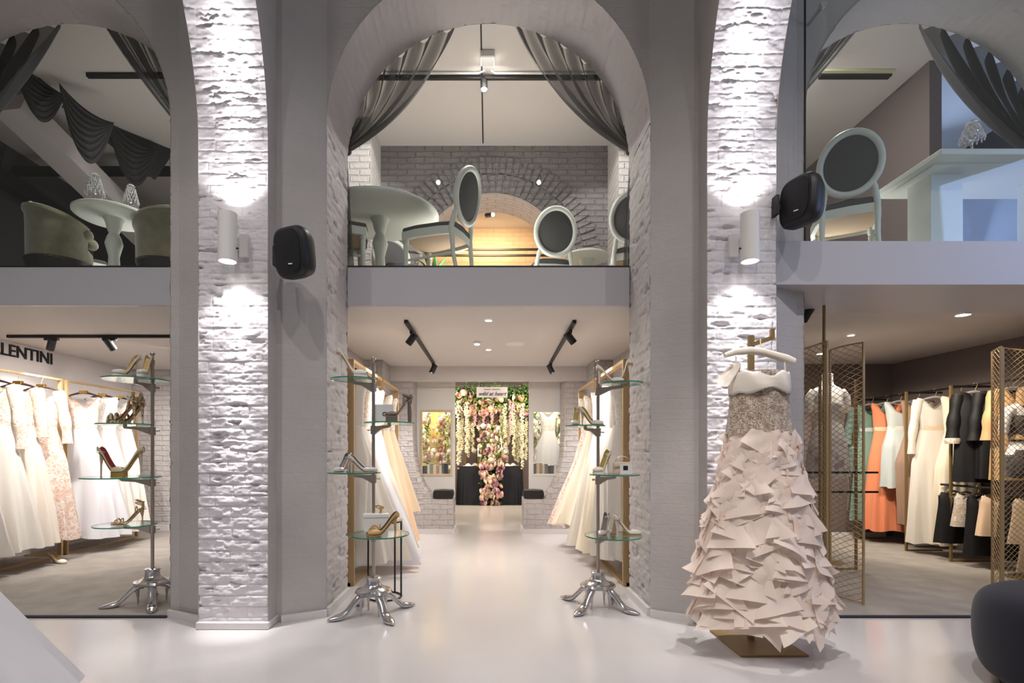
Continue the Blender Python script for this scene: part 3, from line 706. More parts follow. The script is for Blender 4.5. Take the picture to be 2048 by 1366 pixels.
def shoe_fns(L, heel, plat, point, closed):
    hw = [.006,.024,.029,.026,.028,.036,.038,.035,.026,.016,.003] if not point else [.006,.023,.028,.025,.027,.034,.035,.028,.016,.008,.001]
    hh = [.03,.058,.052,.040,.036,.040,.042,.038,.030,.022,.010]
    if closed: hh = [.02,.042,.05,.048,.042,.037,.033,.027,.018,.011,.004]; hw = [.006,.02,.025,.024,.025,.030,.031,.026,.015,.007,.001]
    k = L/.235
    def zs(s): return plat+heel*(1-sstep(.02, .64, s))**1.0 + .004*sstep(.85, 1, s)
    def ph(s):
        if closed: return PI
        if s >= .70: return PI
        if s >= .58: return lerp(.64*PI, PI, (s-.58)/.12)
        return .64*PI-.04*PI*math.sin(PI*max(s,0)/.58)
    def pos(u, v):
        i = v*(len(SX)-1); j = min(int(i), len(SX)-2); f = i-j; s = lerp(SX[j], SX[j+1], f)
        w = lerp(hw[j], hw[j+1], f)*k; h = lerp(hh[j], hh[j+1], f)*k
        a = (u*2-1)*ph(s); y = w*math.sin(a); z = h*(1-math.cos(a))/2
        if abs(a) < PI/2: y = w*math.copysign(min(1, abs(math.sin(a))*1.25), a); z *= .8
        return Vector((L*(s-.5), y, zs(s)+z))
    return pos, zs, lambda s: interp(SX, hw, s)*k
def shoe(name, label, mk, loc, rz, L=.225, heel=.10, plat=0.004, point=False, style='pump', sole=None, group=None, cat='shoe', straps=(), heel_r=.006, parent=None):
    up, lin = SH[mk]; t = thing(name, label, cat, loc, rz, group) if parent is None else parent
    closed = style == 'closed'
    pos, zs, hw = shoe_fns(L, heel, plat, point, closed)
    sm = sole or M['solet']
    if style in ('pump', 'closed', 'peep'):
        mb = MB(); v1 = 1.0 if style != 'peep' else .90
        mb.grid(lambda u, v: pos(u, v*v1), 22, 40)
        mb.build('upper', [up, lin], parent=t, solid=.0022 if style != 'closed' else 0, mo=1)
    else:
        mb = MB(); mb.grid(lambda u, v: Vector((L*(v-.5), hw(v)*(2*u-1), zs(v)+.006)), 6, 30).build('footbed', [lin], parent=t, solid=.006)
    # sole
    mb = MB(); top = lambda v: zs(v)
    mb.grid(lambda u, v: Vector((L*(lerp(-.03, 1.0, v)-.5), hw(v)*math.sin((u*2-1)*PI/2)*.97, zs(v)-.002-.003*math.cos((u*2-1)*PI/2))), 8, 30)
    mb.build('sole', sm, parent=t, solid=-.003)
    if plat > .008:
        mb = MB(); S = [.56, .6, .68, .76, .85, .92, .97, .99]; n = len(S)
        vs = []; 
        for s in S: vs.append(Vector((L*(s-.5), hw(s), 0)))
        for s in reversed(S): vs.append(Vector((L*(s-.5), -hw(s), 0)))
        N = len(vs); lo = [v*1 for v in vs]; hi = [v+Vector((0,0,zs(S[i] if i < n else S[2*n-1-i])-.001)) for i, v in enumerate(vs)]
        mb.add(lo+hi, [tuple(range(N-1, -1, -1)), tuple(range(N, 2*N))]+[(i, (i+1) % N, N+(i+1) % N, N+i) for i in range(N)])
        mb.build('platform', sm if sole else up, parent=t)
    # heel
    z = zs(.08); x = L*(.08-.5)
    mb = MB(); mb.tube([(x+.006,0,z+.004),(x+.001,0,z*.8),(x-.002,0,z*.45),(x-.003,0,0)], [.020,.0135,heel_r*1.15,heel_r], 10)
    mb.build('heel', up if mk != 'whiteg' else SH['whiteg'][0], parent=t)
    # straps: (s, height, radius, tiltx)
    for q, (s, h, r, tx) in enumerate(straps):
        mb = MB(); n = 14; P = []
        for i in range(n+1):
            a = PI*i/n; P.append((L*(s-.5)+tx*math.sin(a), hw(s)*1.05*math.cos(a), zs(s)+.002+h*math.sin(a)))
        mb.tube(P, r, 6).build('strap', up, parent=t)
    return t
def ankle(t, L, heel, mk, h=.05, r=.028, w=.004, x=None):
    mb = MB(); x = L*(.06-.5) if x is None else x
    mb.tube([(x+.02+r*math.cos(a), r*math.sin(a), heel+h+.012*math.cos(a)) for a in [2*PI*k/18 for k in range(18)]], w, 6, closed=True)
    mb.tube([(x+.0,0,heel+.01),(x-.004,0,heel+h)], w*1.6, 6)
    mb.build('ankle_strap', SH[mk][0], parent=t)

# ------------------------------------------------------------------ shoe display stands
def shoe_stand(label, cx, cy, top, rot, shelves):
    t = thing('shoe_display_stand', label, 'display stand', (cx, cy, 0), 0, 'shoe display stands on chrome shoe feet')
    bz = .165
    for k in range(4):
        a = rot+k*PI/2; L = .27; R0 = .075
        f = bpy.data.objects.new('leg', None)
        # one mesh per foot: a pointed high heel shoe facing outwards
        mb = MB(); pos, zs, hw = shoe_fns(L, .115, .004, True, True)
        ca, sa = math.cos(a), math.sin(a)
        def tr(p): x = p.x+R0+L*.5; return Vector((x*ca-p.y*sa, x*sa+p.y*ca, p.z))
        mb.grid(lambda u, v: tr(pos(u, v)), 18, 34, True)
        bpy.data.objects.remove(f)
        x = L*(.08-.5)
        mb.tube([tr(Vector(p)) for p in [(x+.006,0,.12),(x,0,.09),(x-.002,0,.05),(x-.002,0,0)]], [.02,.013,.007,.006], 10)
        mb.build('leg', M['chrome'], parent=t)
    MB().lathe([(0,bz-.02),(.09,bz-.02),(.125,bz-.012),(.135,bz),(.128,bz+.012),(.095,bz+.02),(.062,bz+.045),(.052,bz+.062),(.052,bz+.09),(.056,bz+.094),(.056,bz+.104),(.05,bz+.108),(0,bz+.108)], n=40).build('base', M['chrome'], parent=t)
    MB().lathe([(.0125,bz+.1),(.0125,top-.10),(.016,top-.098),(.016,top-.06),(.009,top-.055),(.009,top-.05),(.015,top-.046),(.008,top-.036),(.006,top-.03),(.014,top-.024),(.018,top-.012),(.014,top-.003),(0,top)], n=20).build('pole', M['nickel'], parent=t)
    for (dx, dy, z, r) in shelves:
        mb = MB(); c = Vector((dx, dy, 0)); d = c.length; u = c.normalized()
        mb.lathe([(.0125,z-.085),(.022,z-.083),(.022,z-.022),(.0125,z-.02)], n=18, cap=False)
        p0, p1 = u*.018, u*(d+.005)
        sd = Vector((-u.y, u.x, 0))*.011
        A = [p0+Vector((0,0,z-.024)), p1+Vector((0,0,z-.018)), p1+Vector((0,0,z-.036)), p0.lerp(p1,.5)+Vector((0,0,z-.045)), p0+Vector((0,0,z-.08))]
        vs = [q+sd for q in A]+[q-sd for q in A]; N = len(A)
        mb.add(vs, [tuple(range(N)), tuple(range(2*N-1, N-1, -1))]+[(i, N+i, N+(i+1) % N, (i+1) % N) for i in range(N)])
        mb.lathe([(.0,z-.03),(.014,z-.03),(.014,z-.009),(0,z-.009)], c, 14)
        mb.tube([-u*.018+Vector((0,0,z-.05)), -u*.05+Vector((0,0,z-.05))], [.006,.009], 8)
        mb.build('bracket', M['nickel'], parent=t, smooth=True)
        g = MB().lathe([(0,z-.009),(r-.0,z-.009)], c, 48, cap=False).lathe([(0,z),(r,z)], c, 48, cap=False).build('glass_shelf', M['shelfg'], parent=t)
        MB().lathe([(r,z-.009),(r+.001,z-.0045),(r,z)], c, 56, cap=False).build('glass_rim', M['shelfe'], parent=g)
    return t
def shelf_of(cx, cy, x0, x1, py, Y):
    c = W((x0+x1)/2, py, Y); return (c.x-cx, Y-cy, c.z, (x1-x0)/2*Y/F)
# left room stand
LX, LY = xat(305, 4.12), 4.12
SL = [shelf_of(LX, LY, 213, 330, 759, 4.02), shelf_of(LX, LY, 200, 300, 848, 4.08), shelf_of(LX, LY, 174, 312, 953, 4.02), shelf_of(LX, LY, 196, 306, 1048, 4.05)]
shoe_stand('chrome shoe display stand inside the left room, four glass shelves', LX, LY, zat(705, LY), .55, SL)
MX, MY = xat(747, 3.85), 3.85
SM = [shelf_of(MX, MY, 663, 752, 758, 3.78), shelf_of(MX, MY, 729, 828, 845, 3.80), shelf_of(MX, MY, 657, 760, 944, 3.78), shelf_of(MX, MY, 701, 818, 1067, 3.70)]
shoe_stand('chrome shoe display stand at left of the corridor mouth', MX, MY, zat(714, MY), -.95, SM)
RX, RY = xat(1196, 4.02), 4.02
SR = [shelf_of(RX, RY, 1203, 1286, 766, 3.92), shelf_of(RX, RY, 1131, 1210, 851, 4.0), shelf_of(RX, RY, 1180, 1278, 948, 3.92), shelf_of(RX, RY, 1170, 1282, 1070, 3.90)]
shoe_stand('chrome shoe display stand at right of the corridor mouth', RX, RY, zat(720, RY), -.72, SR)
def on(st, k, px, dy=0, lift=.001):          # a spot on shelf k, under pixel px
    (cx, cy), sh = st; dx, ddy, z, r = sh[k]; Y = cy+ddy+dy
    return (xat(px, Y), Y, z+lift)
L_, M_, R_S = ((LX, LY), SL), ((MX, MY), SM), ((RX, RY), SR)
g = 'high heels on the shoe display stands'
# left stand
shoe('platform_pump', 'ivory platform pump, left one of the pair on the top shelf of left stand', 'white', on(L_, 0, 252), -PI/2-.35, heel=.135, plat=.035, group=g, L=.21)
shoe('platform_pump', 'ivory platform pump, right one of the pair on the top shelf of left stand', 'white', on(L_, 0, 289), -PI/2+.25, heel=.135, plat=.035, group=g, L=.21)
for px, dy, rz, nm in ((243, -.02, PI+.35, 'front'), (262, .07, PI+.1, 'rear')):
    t = shoe('floral_sandal', 'beige flower-covered high sandal, %s one on second shelf of left stand' % nm, 'lacefl', on(L_, 1, px, dy), rz, heel=.125, plat=.028, L=.20, style='sandal', group=g,
         straps=((.9,.03,.008,.0),(.8,.045,.009,.01),(.66,.05,.009,.0),(.3,.07,.008,-.01),(.12,.10,.008,0)))
    ankle(t, .20, .125, 'lacefl', .075, .026, .008); ankle(t, .20, .125, 'lacefl', .055, .028, .007)
shoe('platform_pump', 'nude pump with gold platform, heel at left, third shelf of left stand', 'nude', on(L_, 2, 226, .03), -.12, heel=.155, plat=.035, L=.235, sole=M['soleg'], group=g)
shoe('platform_pump', 'nude pump with gold platform, heel at right, third shelf of left stand', 'nude', on(L_, 2, 254, -.07), PI+.25, heel=.155, plat=.035, L=.215, sole=M['soleg'], group=g)
t = shoe('strappy_sandal', 'single gold strappy sandal on the bottom shelf of left stand', 'gold', on(L_, 3, 256, -.02), PI+.3, heel=.115, L=.225, style='sandal', group=g, heel_r=.004,
     straps=((.86,.028,.005,.0),(.74,.042,.005,.012),(.7,.04,.004,-.01),(.25,.05,.004,0)))
ankle(t, .225, .115, 'gold', .06, .027, .005); ankle(t, .225, .115, 'gold', .038, .03, .004)
# corridor left stand
shoe('platform_pump', 'white platform pump on top shelf of the stand left of corridor', 'white', on(M_, 0, 706), .0, heel=.155, plat=.03, L=.215, style='peep', group=g)
t = shoe('platform_sandal', 'pewter block platform sandal beside the white name card', 'pewter', on(M_, 1, 797, -.03), PI+.25, heel=.125, plat=.045, L=.185, style='peep', group=g, heel_r=.014, straps=((.3,.06,.008,0),))
ankle(t, .185, .125, 'pewter', .06, .03, .009)
shoe('silver_pump', 'silver pointed pump seen from the side, third shelf of corridor left stand', 'silver', on(M_, 2, 727, -.05), -.22, heel=.085, L=.215, point=True, group=g)
shoe('silver_pump', 'silver pointed pump seen from its toe, third shelf of corridor left stand', 'silver', on(M_, 2, 683, -.02), -PI/2-.3, heel=.1, L=.2, point=True, group=g)
shoe('glitter_pump', 'gold glitter pump lying toe to the left on corridor left stand', 'glit', on(M_, 3, 764, -.06), PI+.45, heel=.115, L=.22, style='peep', group=g)
t = shoe('glitter_sandal', 'gold strapped sandal in front of white box, corridor left stand', 'gold', on(M_, 3, 753, .07), -PI/2-.15, heel=.11, L=.2, style='sandal', group=g, straps=((.85,.035,.007,0),(.7,.045,.006,0),(.3,.05,.005,0)))
ankle(t, .2, .11, 'glit', .06, .028, .006)
# corridor right stand
shoe('white_pump', 'white pump with olive lining, heel left, top shelf of corridor right stand', 'whiteg', on(R_S, 0, 1222, .0), -.35, heel=.10, L=.2, style='peep', group=g)
shoe('white_pump', 'white pump partly behind its pair, top shelf of corridor right stand', 'whiteg', on(R_S, 0, 1250, .0), PI/2+.2, heel=.11, L=.19, plat=.02, group=g)
shoe('white_pump', 'white pump at left of the second shelf, corridor right stand', 'whiteg', on(R_S, 1, 1151, .0), -PI/2-.3, heel=.11, L=.2, point=True, group=g)
shoe('white_pump', 'white pump beside the pole on second shelf, corridor right stand', 'whiteg', on(R_S, 1, 1184, -.02), -.75, heel=.11, L=.2, point=True, group=g)
shoe('white_pump', 'white pump left of the small bag, third shelf of corridor right stand', 'whiteg', on(R_S, 2, 1203, -.02), PI+.75, heel=.13, L=.2, group=g, plat=.02)
shoe('silver_heel', 'silver pump turned away, left of the pair on bottom shelf of right stand', 'silver', on(R_S, 3, 1207, .02), -PI/2-.5, heel=.12, L=.2, point=True, group=g)
shoe('silver_heel', 'silver pump turned away, middle of bottom shelf of corridor right stand', 'silver', on(R_S, 3, 1229, .0), PI/2, heel=.12, L=.19, point=True, group=g)
shoe('white_pump', 'white pump pointing right on bottom shelf of corridor right stand', 'whiteg', on(R_S, 3, 1255, .03), -.3, heel=.115, L=.2, point=True, group=g)
def text(txt, size, loc, rot, mt, name='lettering', extrude=.001, align='LEFT', shear=0, parent=None, bold=0):
    cu = bpy.data.curves.new('txt', 'FONT'); cu.body = txt; cu.size = size; cu.extrude = extrude; cu.align_x = align; cu.align_y = 'CENTER'
    cu.shear = shear; cu.offset = bold
    o = bpy.data.objects.new('txt', cu); C.objects.link(o); bpy.context.view_layer.update()
    me = bpy.data.meshes.new_from_object(o.evaluated_get(bpy.context.evaluated_depsgraph_get())); bpy.data.objects.remove(o)
    me.materials.clear(); me.materials.append(mt)
    r = bpy.data.objects.new(name, me); C.objects.link(r); r.location = loc; r.rotation_euler = rot
    if parent: r.parent = parent
    return r
# name card, box, bag, brooch
p = on(M_, 1, 768, .06); t = thing('name_card', 'white folded card printed GINA on second shelf of corridor left stand', 'card', p)
MB().box(-.078,.07,-.004,.0,0,.135).box(-.078,.07,.0,.004,0,.135).build('card', M['white'], parent=t)
text('GINA', .042, (-.012, -.0055, .062), (PI/2, 0, 0), M['ink'], parent=t, bold=.001)
p = on(M_, 3, 752, .12); t = thing('gift_box', 'small white box behind the gold shoes', 'box', p, .2)
MB().box(-.085,.085,-.04,.04,0,.10).build('box', M['white'], parent=t, bevel=.003); MB().box(-.09,.09,-.045,.045,.10,.125).build('lid', M['white'], parent=t, bevel=.003)
p = on(R_S, 2, 1244, .03); t = thing('clutch_bag', 'small pale pink bag with a thin handle, third shelf of corridor right stand', 'bag', p, -.1)
MB().grid(lambda u, v: Vector(((-.075+.01*v)*math.cos(2*PI*u)*(1 if 1 else 1), .028*(1-.35*v)*math.sin(2*PI*u), .085*v)), 24, 6, True).build('body', mat('blush_leather', srgb(216, 190, 170), .45), parent=t)
MB().grid(lambda u, v: Vector((-.066+.132*u, -.03-.004*math.sin(PI*v), .088-.035*v)), 10, 4).build('flap', mat('clutch_flap', srgb(226, 206, 190), .4), parent=t, solid=.003)
MB().tube([(-.05+.03*0+.05*(1-math.cos(PI*k/12)) , 0, .085+.045*math.sin(PI*k/12)) for k in range(13)], .0028, 6).build('handle', M['nickel'], parent=t)
p = on(R_S, 2, 1251, -.02); t = thing('swing_tag', 'white card printed with black square on the right shelf', 'card', (p[0], p[1]-.02, p[2]), -.1)
MB().box(-.045,.045,-.002,.002,0,.075).build('card', M['white'], parent=t); MB().box(-.022,.012,-.003,-.002,.028,.062).build('printed_block', M['ink'], parent=t)
p = on(R_S, 3, 1253, -.11); t = thing('brooch', 'small jewelled hair ornament lying on bottom shelf', 'ornament', (p[0], p[1], p[2]+.004))
for i in range(9):
    a = i*2*PI/9; MB().ball((.02*math.cos(a), .012*math.sin(a), .003), .005, 8).build('bead', M['goldp'] if i % 2 else M['chrome'], parent=t)
# black wire side table behind the corridor left stand
c = (xat(768, 4.25), 4.28, 0); t = thing('side_table', 'black wire side table behind the corridor left stand', 'side table', c)
r = .135; h = .62
MB().tube([(r*math.cos(2*PI*k/36), r*math.sin(2*PI*k/36), .008) for k in range(36)], .007, 8, closed=True).build('floor_ring', M['black'], parent=t)
for a in (3.6, 1.1, -.05):
    MB().tube([(r*math.cos(a), r*math.sin(a), .008), (r*math.cos(a), r*math.sin(a), h)], .0075, 8).build('leg', M['black'], parent=t)
MB().tube([(r*math.cos(2*PI*k/36), r*math.sin(2*PI*k/36), h) for k in range(36)], .007, 8, closed=True).build('top_ring', M['black'], parent=t)
gt = MB().lathe([(0,h+.008),(r+.01,h+.008),(r+.012,h+.012),(r+.01,h+.016),(0,h+.016)], n=40, cap=False).build('table_top', M['shelfg'], parent=t)
# ------------------------------------------------------------------ garments
def shell(prof, nf=0, amp=0, seed=0, neck=(0, .1), nt=72, nv=26, back=.5, clamp=None, hemwave=0):
    """closed garment tube. prof: (z, half width, half depth) from the hem up; folds deepen towards the hem"""
    zs_ = [p[0] for p in prof]; ws = [p[1] for p in prof]; ds = [p[2] for p in prof]
    z0, z1 = zs_[0], zs_[-1]; rnd = random.Random(seed); p1, p2, p3 = rnd.random()*6, rnd.random()*6, rnd.random()*6
    def fn(u, v):
        a = 2*PI*u; z = lerp(z0, z1, v); w, d = interp(zs_, ws, z), interp(zs_, ds, z)
        k = (1-v)**1.3; f = 1+amp*k*(math.sin(nf*a+p1+1.2*math.sin(a+p2))+.45*math.sin((nf*1.7//1)*a+p3+3*v))
        x, y = w*math.cos(a)*f, d*math.sin(a)*f
        dz = 0
        if v > .6:
            q = (v-.6)/.4; e = math.exp(-(x/neck[1])**2)*neck[0]
            dz = -e*q*(1 if y < 0 else back)
        dz += hemwave*(1-v)**4*math.sin(5*a+p2)
        if clamp and x*clamp[0] > clamp[1]*.6:           # pressed flat where the wall is
            e = x*clamp[0]-clamp[1]*.6; x = clamp[0]*(clamp[1]*.6+clamp[1]*.4*math.tanh(e/(clamp[1]*.4)*.8))
        return Vector((x, y, z+dz))
    mb = MB(); mb.grid(fn, nt, nv, True); return mb
def sleeve(s, z, w, L=.5, r0=.06, r1=.045, splay=.10, fwd=0, nt=14):
    P = []; rr = []
    for i in range(9):
        t = i/8; P.append((s*(w-.02+splay*math.sin(t*1.5)), fwd*t, z-.03-L*t)); rr.append(lerp(r0, r1, t)*(1+.12*math.sin(t*14+z)))
    return MB().tube(P, rr, nt, cap=False)
def hanger(root_loc, label, mt, rz=0, w=.2, hook=.085, plate=False, group='garment hangers'):
    t = thing('clothes_hanger', label, 'hanger', root_loc, rz, group)     # origin at the rail
    MB().tube([(.018*math.cos(a)*1-.0, 0, .004+.018*math.sin(a)) for a in [lerp(-.3, PI, k/8) for k in range(9)]][::-1]+[(.014,0,-.02),(0,0,-.04),(0,0,-hook)], .0022, 6).build('hook', M['brass'], parent=t)
    MB().tube([(w*s, 0, -hook-.012-.055*abs(s)**1.5) for s in [lerp(-1, 1, k/14) for k in range(15)]], [.008+.006*(1-abs(lerp(-1, 1, k/14))) for k in range(15)], 8).build('arms', mt, parent=t)
    if plate: MB().box(-.035,.035,-.018,-.012,-hook-.022,-hook+.004).box(-.045,.045,-.012,.012,-hook-.02,-hook+.012).build('name_plate', M['goldp'], parent=t)
    return t
def gown(name, label, loc, rz, top, bot, bod, skt, wb=.17, wh=.24, wk=.38, dk=.2, neck=(.12,.09), waist=.42, sleeves=None, straps=False, folds=11, amp=.10, seed=1, group=None, belt=None, cat='dress', wsh=None, nv=26, clamp=None):
    """hanging gown: origin on the rail; top/bot are heights below the rail"""
    t = thing(name, label, cat, loc, rz, group); zt_, zb_ = -top, -bot; zw = zt_-waist; wsh = wsh or wb+.02
    prof = [(zw-.01, wb*.86, .065), (zw+.1, wb*.92, .075), (zt_-.12, wb, .08), (zt_-.03, wsh, .05), (zt_, wsh*.93, .022)]
    shell(prof, 5, .05, seed, neck, 56, 14).build('bodice', bod, parent=t)
    prof = [(zb_, wk, dk), (lerp(zb_, zw, .35), lerp(wh, wk, .55), lerp(.11, dk, .55)), (lerp(zb_, zw, .7), wh, .11), (zw-.05, wb*.95, .075), (zw+.005, wb*.88, .067)]
    shell(prof, folds, amp, seed+5, (0, .1), 96, nv, hemwave=.012, clamp=clamp).build('skirt', skt, parent=t)
    if belt: shell([(zw-.02, wb*.9, .072), (zw+.03, wb*.9, .072)], 0, 0, 0, (0,.1), 40, 3).build('belt', belt, parent=t)
    if sleeves:
        for s in (-1, 1): sleeve(s, zt_, wsh, **sleeves).build('sleeve', bod, parent=t)
    if straps:
        for s in (-1, 1): MB().tube([(s*wb*.62, -.03, zt_-.1), (s*wb*.66, -.01, zt_+.01), (s*wb*.62, .03, zt_-.1)], .006, 6).build('strap', bod, parent=t)
    return t
# ------------------------------------------------------------------ racks
def rack_long(name, label, X, y0, y1, H, mt, w=.042, depth=.0, wallx=None, group=None, foot=.0):
    t = thing(name, label, 'clothes rack', (X, y0, 0), 0, group)
    MB().box(-w/2, w/2, 0, w*.5, 0, H).build('post', mt, parent=t, smooth=False); MB().box(-w/2, w/2, y1-y0-w*.5, y1-y0, 0, H).build('post', mt, parent=t, smooth=False)
    MB().box(-w/2, w/2, w*.5, y1-y0-w*.5, H-w*.5, H).build('rail', mt, parent=t, smooth=False)
    MB().box(-w/2, w/2, w*.5, y1-y0-w*.5, .0, w*.5).build('base_bar', mt, parent=t, smooth=False)
    if foot:
        a, b = sorted((0, foot))
        for y in (0, y1-y0-w*.5): MB().box(a, b, y, y+w*.5, 0, w*.5).build('foot', mt, parent=t, smooth=False)
    return t
gl = 'flat brass racks in the left room'
rack_long('clothes_rack', 'brass dress rack nearest on the left room wall', -4.82, 4.3, 5.92, 2.0, M['brass'], group=gl, foot=-.4)
rack_long('clothes_rack', 'brass dress rack at the rear of left room', -4.82, 5.98, 7.2, 2.0, M['brass'], group=gl, foot=-.4)
RL = 1.98
def L_gown(y, label, bod, skt, top=.12, bot=1.75, hlabel='', plate=True, dx=0, rz=.12, **k):
    hanger((-4.82+dx, y, RL), hlabel, M['hang'], rz, .2, .085, plate)
    return gown('bridal_gown', label, (-4.82+dx, y, RL), rz, top, bot, bod, skt, group='bridal gowns in the left room', clamp=(-1, .44), **k)
L_gown(4.75, 'white bridal gown cut off by the left picture edge', M['lacewhite'], M['silk'], seed=3, hlabel='dark hanger at the left picture edge', wk=.42, dk=.24)
L_gown(5.12, 'ivory gown with long lace sleeve at left picture edge', M['lace'], M['silk'], seed=11, hlabel='dark wooden hanger second from left picture edge', sleeves=dict(L=.62, splay=.08), wk=.4, dk=.22, neck=(.2,.1))
L_gown(5.38, 'plain ivory satin-skirted gown with lace top between the lace dresses', M['lace'], M['satin'], seed=21, hlabel='dark hanger half hidden by lace gown', wk=.36, dk=.2, neck=(.2,.1), sleeves=dict(L=.5, splay=.06))
L_gown(5.66, 'long sleeved blush lace gown left of the brass post', M['laceblush'], M['laceblush'], seed=31, hlabel='dark hanger holding long sleeved lace gown', sleeves=dict(L=.56, splay=.09, r0=.055, r1=.045), wk=.34, dk=.2, wh=.25, neck=(.22,.12), bot=1.74)
L_gown(6.25, 'blush embroidered gown with a white tulle skirt right of brass post', M['laceblush'], M['white_tulle'], seed=41, hlabel='dark hanger just right of brass post', wk=.46, dk=.28, neck=(.25,.12), wh=.3, bot=1.8)
L_gown(6.55, 'white high collared gown with lace bodice', M['lacewhite'], M['silk'], seed=51, hlabel='dark hanger with gold plate above high collar', wk=.36, dk=.22, neck=(.02,.1), bot=1.8)
L_gown(6.86, 'plain white satin gown behind the nude platform pumps', M['lacewhite'], M['silk'], seed=61, hlabel='dark hanger behind the flower sandals', wk=.34, dk=.2, neck=(.12,.1), bot=1.76)
# pair of white shoes under a left gown
p = Vector((-4.9, 5.5, .03))
shoe('white_pump', 'white satin shoe on the floor under the left gowns', 'white', (-4.55, 5.55, .005), -.3, heel=.07, L=.23)
# corridor racks
gc = 'brass racks along the corridor'
for s, nm in ((-1, 'left'), (1, 'right')):
    rack_long('clothes_rack', 'brass rack nearest the arch on the %s of corridor' % nm, s*1.215, 4.62, 5.86, 2.0, M['brass'], .06, group=gc, foot=s*.3)
    rack_long('clothes_rack', 'brass rack further back on the %s of corridor' % nm, s*1.215, 5.9, 6.92, 2.0, M['brass'], .06, group=gc, foot=s*.3)
def C_gown(s, y, i, bod, skt, label, **k):
    hanger((s*1.30, y, 1.94), 'pale hanger number on the %s corridor rack' % ('left' if s < 0 else 'right'), M['wood'], 0, .19, .07, False, 'hangers on the %s corridor racks' % ('left' if s < 0 else 'right'))['label'] = \
        'wooden hanger holding the '+label.split(' on ')[0].replace('bridal ', '')
    return gown('bridal_gown', label, (s*1.30, y, 1.94), 0, .10, k.pop('bot', 1.78), bod, skt, seed=i*7, group='bridal gowns along the corridor', clamp=(s, .32), **k)
C_gown(-1, 4.80, 1, M['silk'], M['silk'], 'peach lined white gown on the rack beside left brick jamb', wk=.22, dk=.16, bot=1.5, amp=.08)
C_gown(-1, 5.02, 2, M['lace'], M['tulle'], 'lace topped tulle gown on the left corridor rack behind the glass shelves', wk=.50, dk=.26, amp=.12, folds=9)
C_gown(-1, 5.30, 3, M['lacewhite'], M['white_tulle'], 'widest white tulle gown on the left corridor rack', wk=.60, dk=.3, amp=.11, folds=9, bot=1.86)
C_gown(-1, 5.62, 4, M['lace'], M['tulle'], 'ivory layered gown on the left corridor rack', wk=.52, dk=.28, folds=10)
C_gown(-1, 6.1, 5, M['satin'], M['peach'], 'peach chiffon gown on the left rear corridor rack', wk=.46, dk=.24)
C_gown(-1, 6.45, 6, M['lace'], M['champ'], 'champagne gown with lace bodice on the left rear corridor rack', wk=.42, dk=.24, bot=1.5)
C_gown(1, 4.85, 7, M['lacewhite'], M['silk'], 'straight white gown on the rack beside right stand pole', wk=.24, dk=.16, bot=1.74, amp=.08)
C_gown(1, 5.15, 8, M['silk'], M['silk'], 'white silk column gown on the right corridor rack', wk=.28, dk=.2, amp=.09)
C_gown(1, 5.45, 9, M['lace'], M['cream'], 'cream gown with fine pleats on the right corridor rack', wk=.36, dk=.22)
C_gown(1, 5.72, 10, M['lacewhite'], M['tulle'], 'ivory tulle gown on the right corridor rack', wk=.42, dk=.24)
C_gown(1, 6.15, 11, M['lace'], M['cream'], 'creamy lace edged gown on the right rear corridor rack', wk=.50, dk=.26, bot=1.6)
C_gown(1, 6.5, 12, M['lace'], M['laceblush'], 'blush lace gown on the right rear corridor rack', wk=.52, dk=.26, bot=1.66)

# right room rack: bridesmaid dresses facing the hall
gr_ = 'thin brass racks in the right room'
def rack_thin(label, y0, y1, H=1.89, far=True):
    X = 4.95; t = thing('clothes_rack', label, 'clothes rack', (X, y0, 0), 0, gr_); w = .022
    for y in ((0, y1-y0) if far else (0,)):
        MB().box(-w/2, w/2, y-w/2, y+w/2, 0, H).build('post', M['brassd'], parent=t, smooth=False)
        MB().box(w/2, .42, y-w/2, y+w/2, 0, w).build('foot', M['brassd'], parent=t, smooth=False)
        MB().box(w/2, .42, y-w/2, y+w/2, H-w, H).build('arm', M['black'], parent=t, smooth=False)
    MB().box(.19, .21, 0, y1-y0, H-.012, H+.008).build('rail', M['black'], parent=t, smooth=False)
    return t
rack_thin('thin brass rack holding green and orange dresses', 6.22, 7.1)
rack_thin('thin brass rack holding the long white dress', 5.62, 6.20, far=False)
rack_thin('thin brass rack holding black and gold garments, behind right mesh screen', 4.5, 5.60, far=False)
XR = 5.15; RH = 1.885
def R_g(y, label, bod, skt, hl, **k):
    hanger((XR+k.get('dx', 0), y, RH), hl, M['hangc'], -.15, .19, .06, False, 'clear hangers in the right room')
    dx = k.pop('dx', 0)
    return gown('long_dress', label, (XR+dx, y, RH), -.15, .08, k.pop('bot', 1.6), bod, skt, group='dresses on the right room racks', clamp=(1, .27-dx), **k)
R_g(7.12, 'teal jacket dress at far end of the right rack', M['teal'], M['teal'], 'clear hanger of teal jacket dress', wk=.2, dk=.1, seed=2, bot=1.0, sleeves=dict(L=.5, splay=.08), amp=.05)
R_g(6.98, 'sage green long dress left of the orange one', M['green'], M['green'], 'clear hanger of sage green dress', wk=.24, dk=.13, seed=4, bot=1.62, neck=(.28,.08), belt=M['silver'], waist=.34, wh=.2, dx=-.05)
R_g(6.78, 'orange long bridesmaid dress with V neck', M['orange'], M['orange'], 'clear hanger of orange dress', wk=.27, dk=.14, seed=6, bot=1.72, neck=(.28,.08), belt=M['peach'], waist=.34, wh=.21)
R_g(6.56, 'short pale silver green dress right of the orange one', M['silver'], M['silver'], 'clear hanger of pale silver dress', wk=.22, dk=.12, seed=8, bot=1.15, neck=(.28,.08), belt=M['silk'], waist=.34, wh=.2)
R_g(6.42, 'taupe dress mostly hidden behind the pale silver one', M['taupe'], M['taupe'], 'clear hanger of taupe dress', wk=.2, dk=.1, seed=9, bot=1.6, neck=(.25,.08), dx=.1)
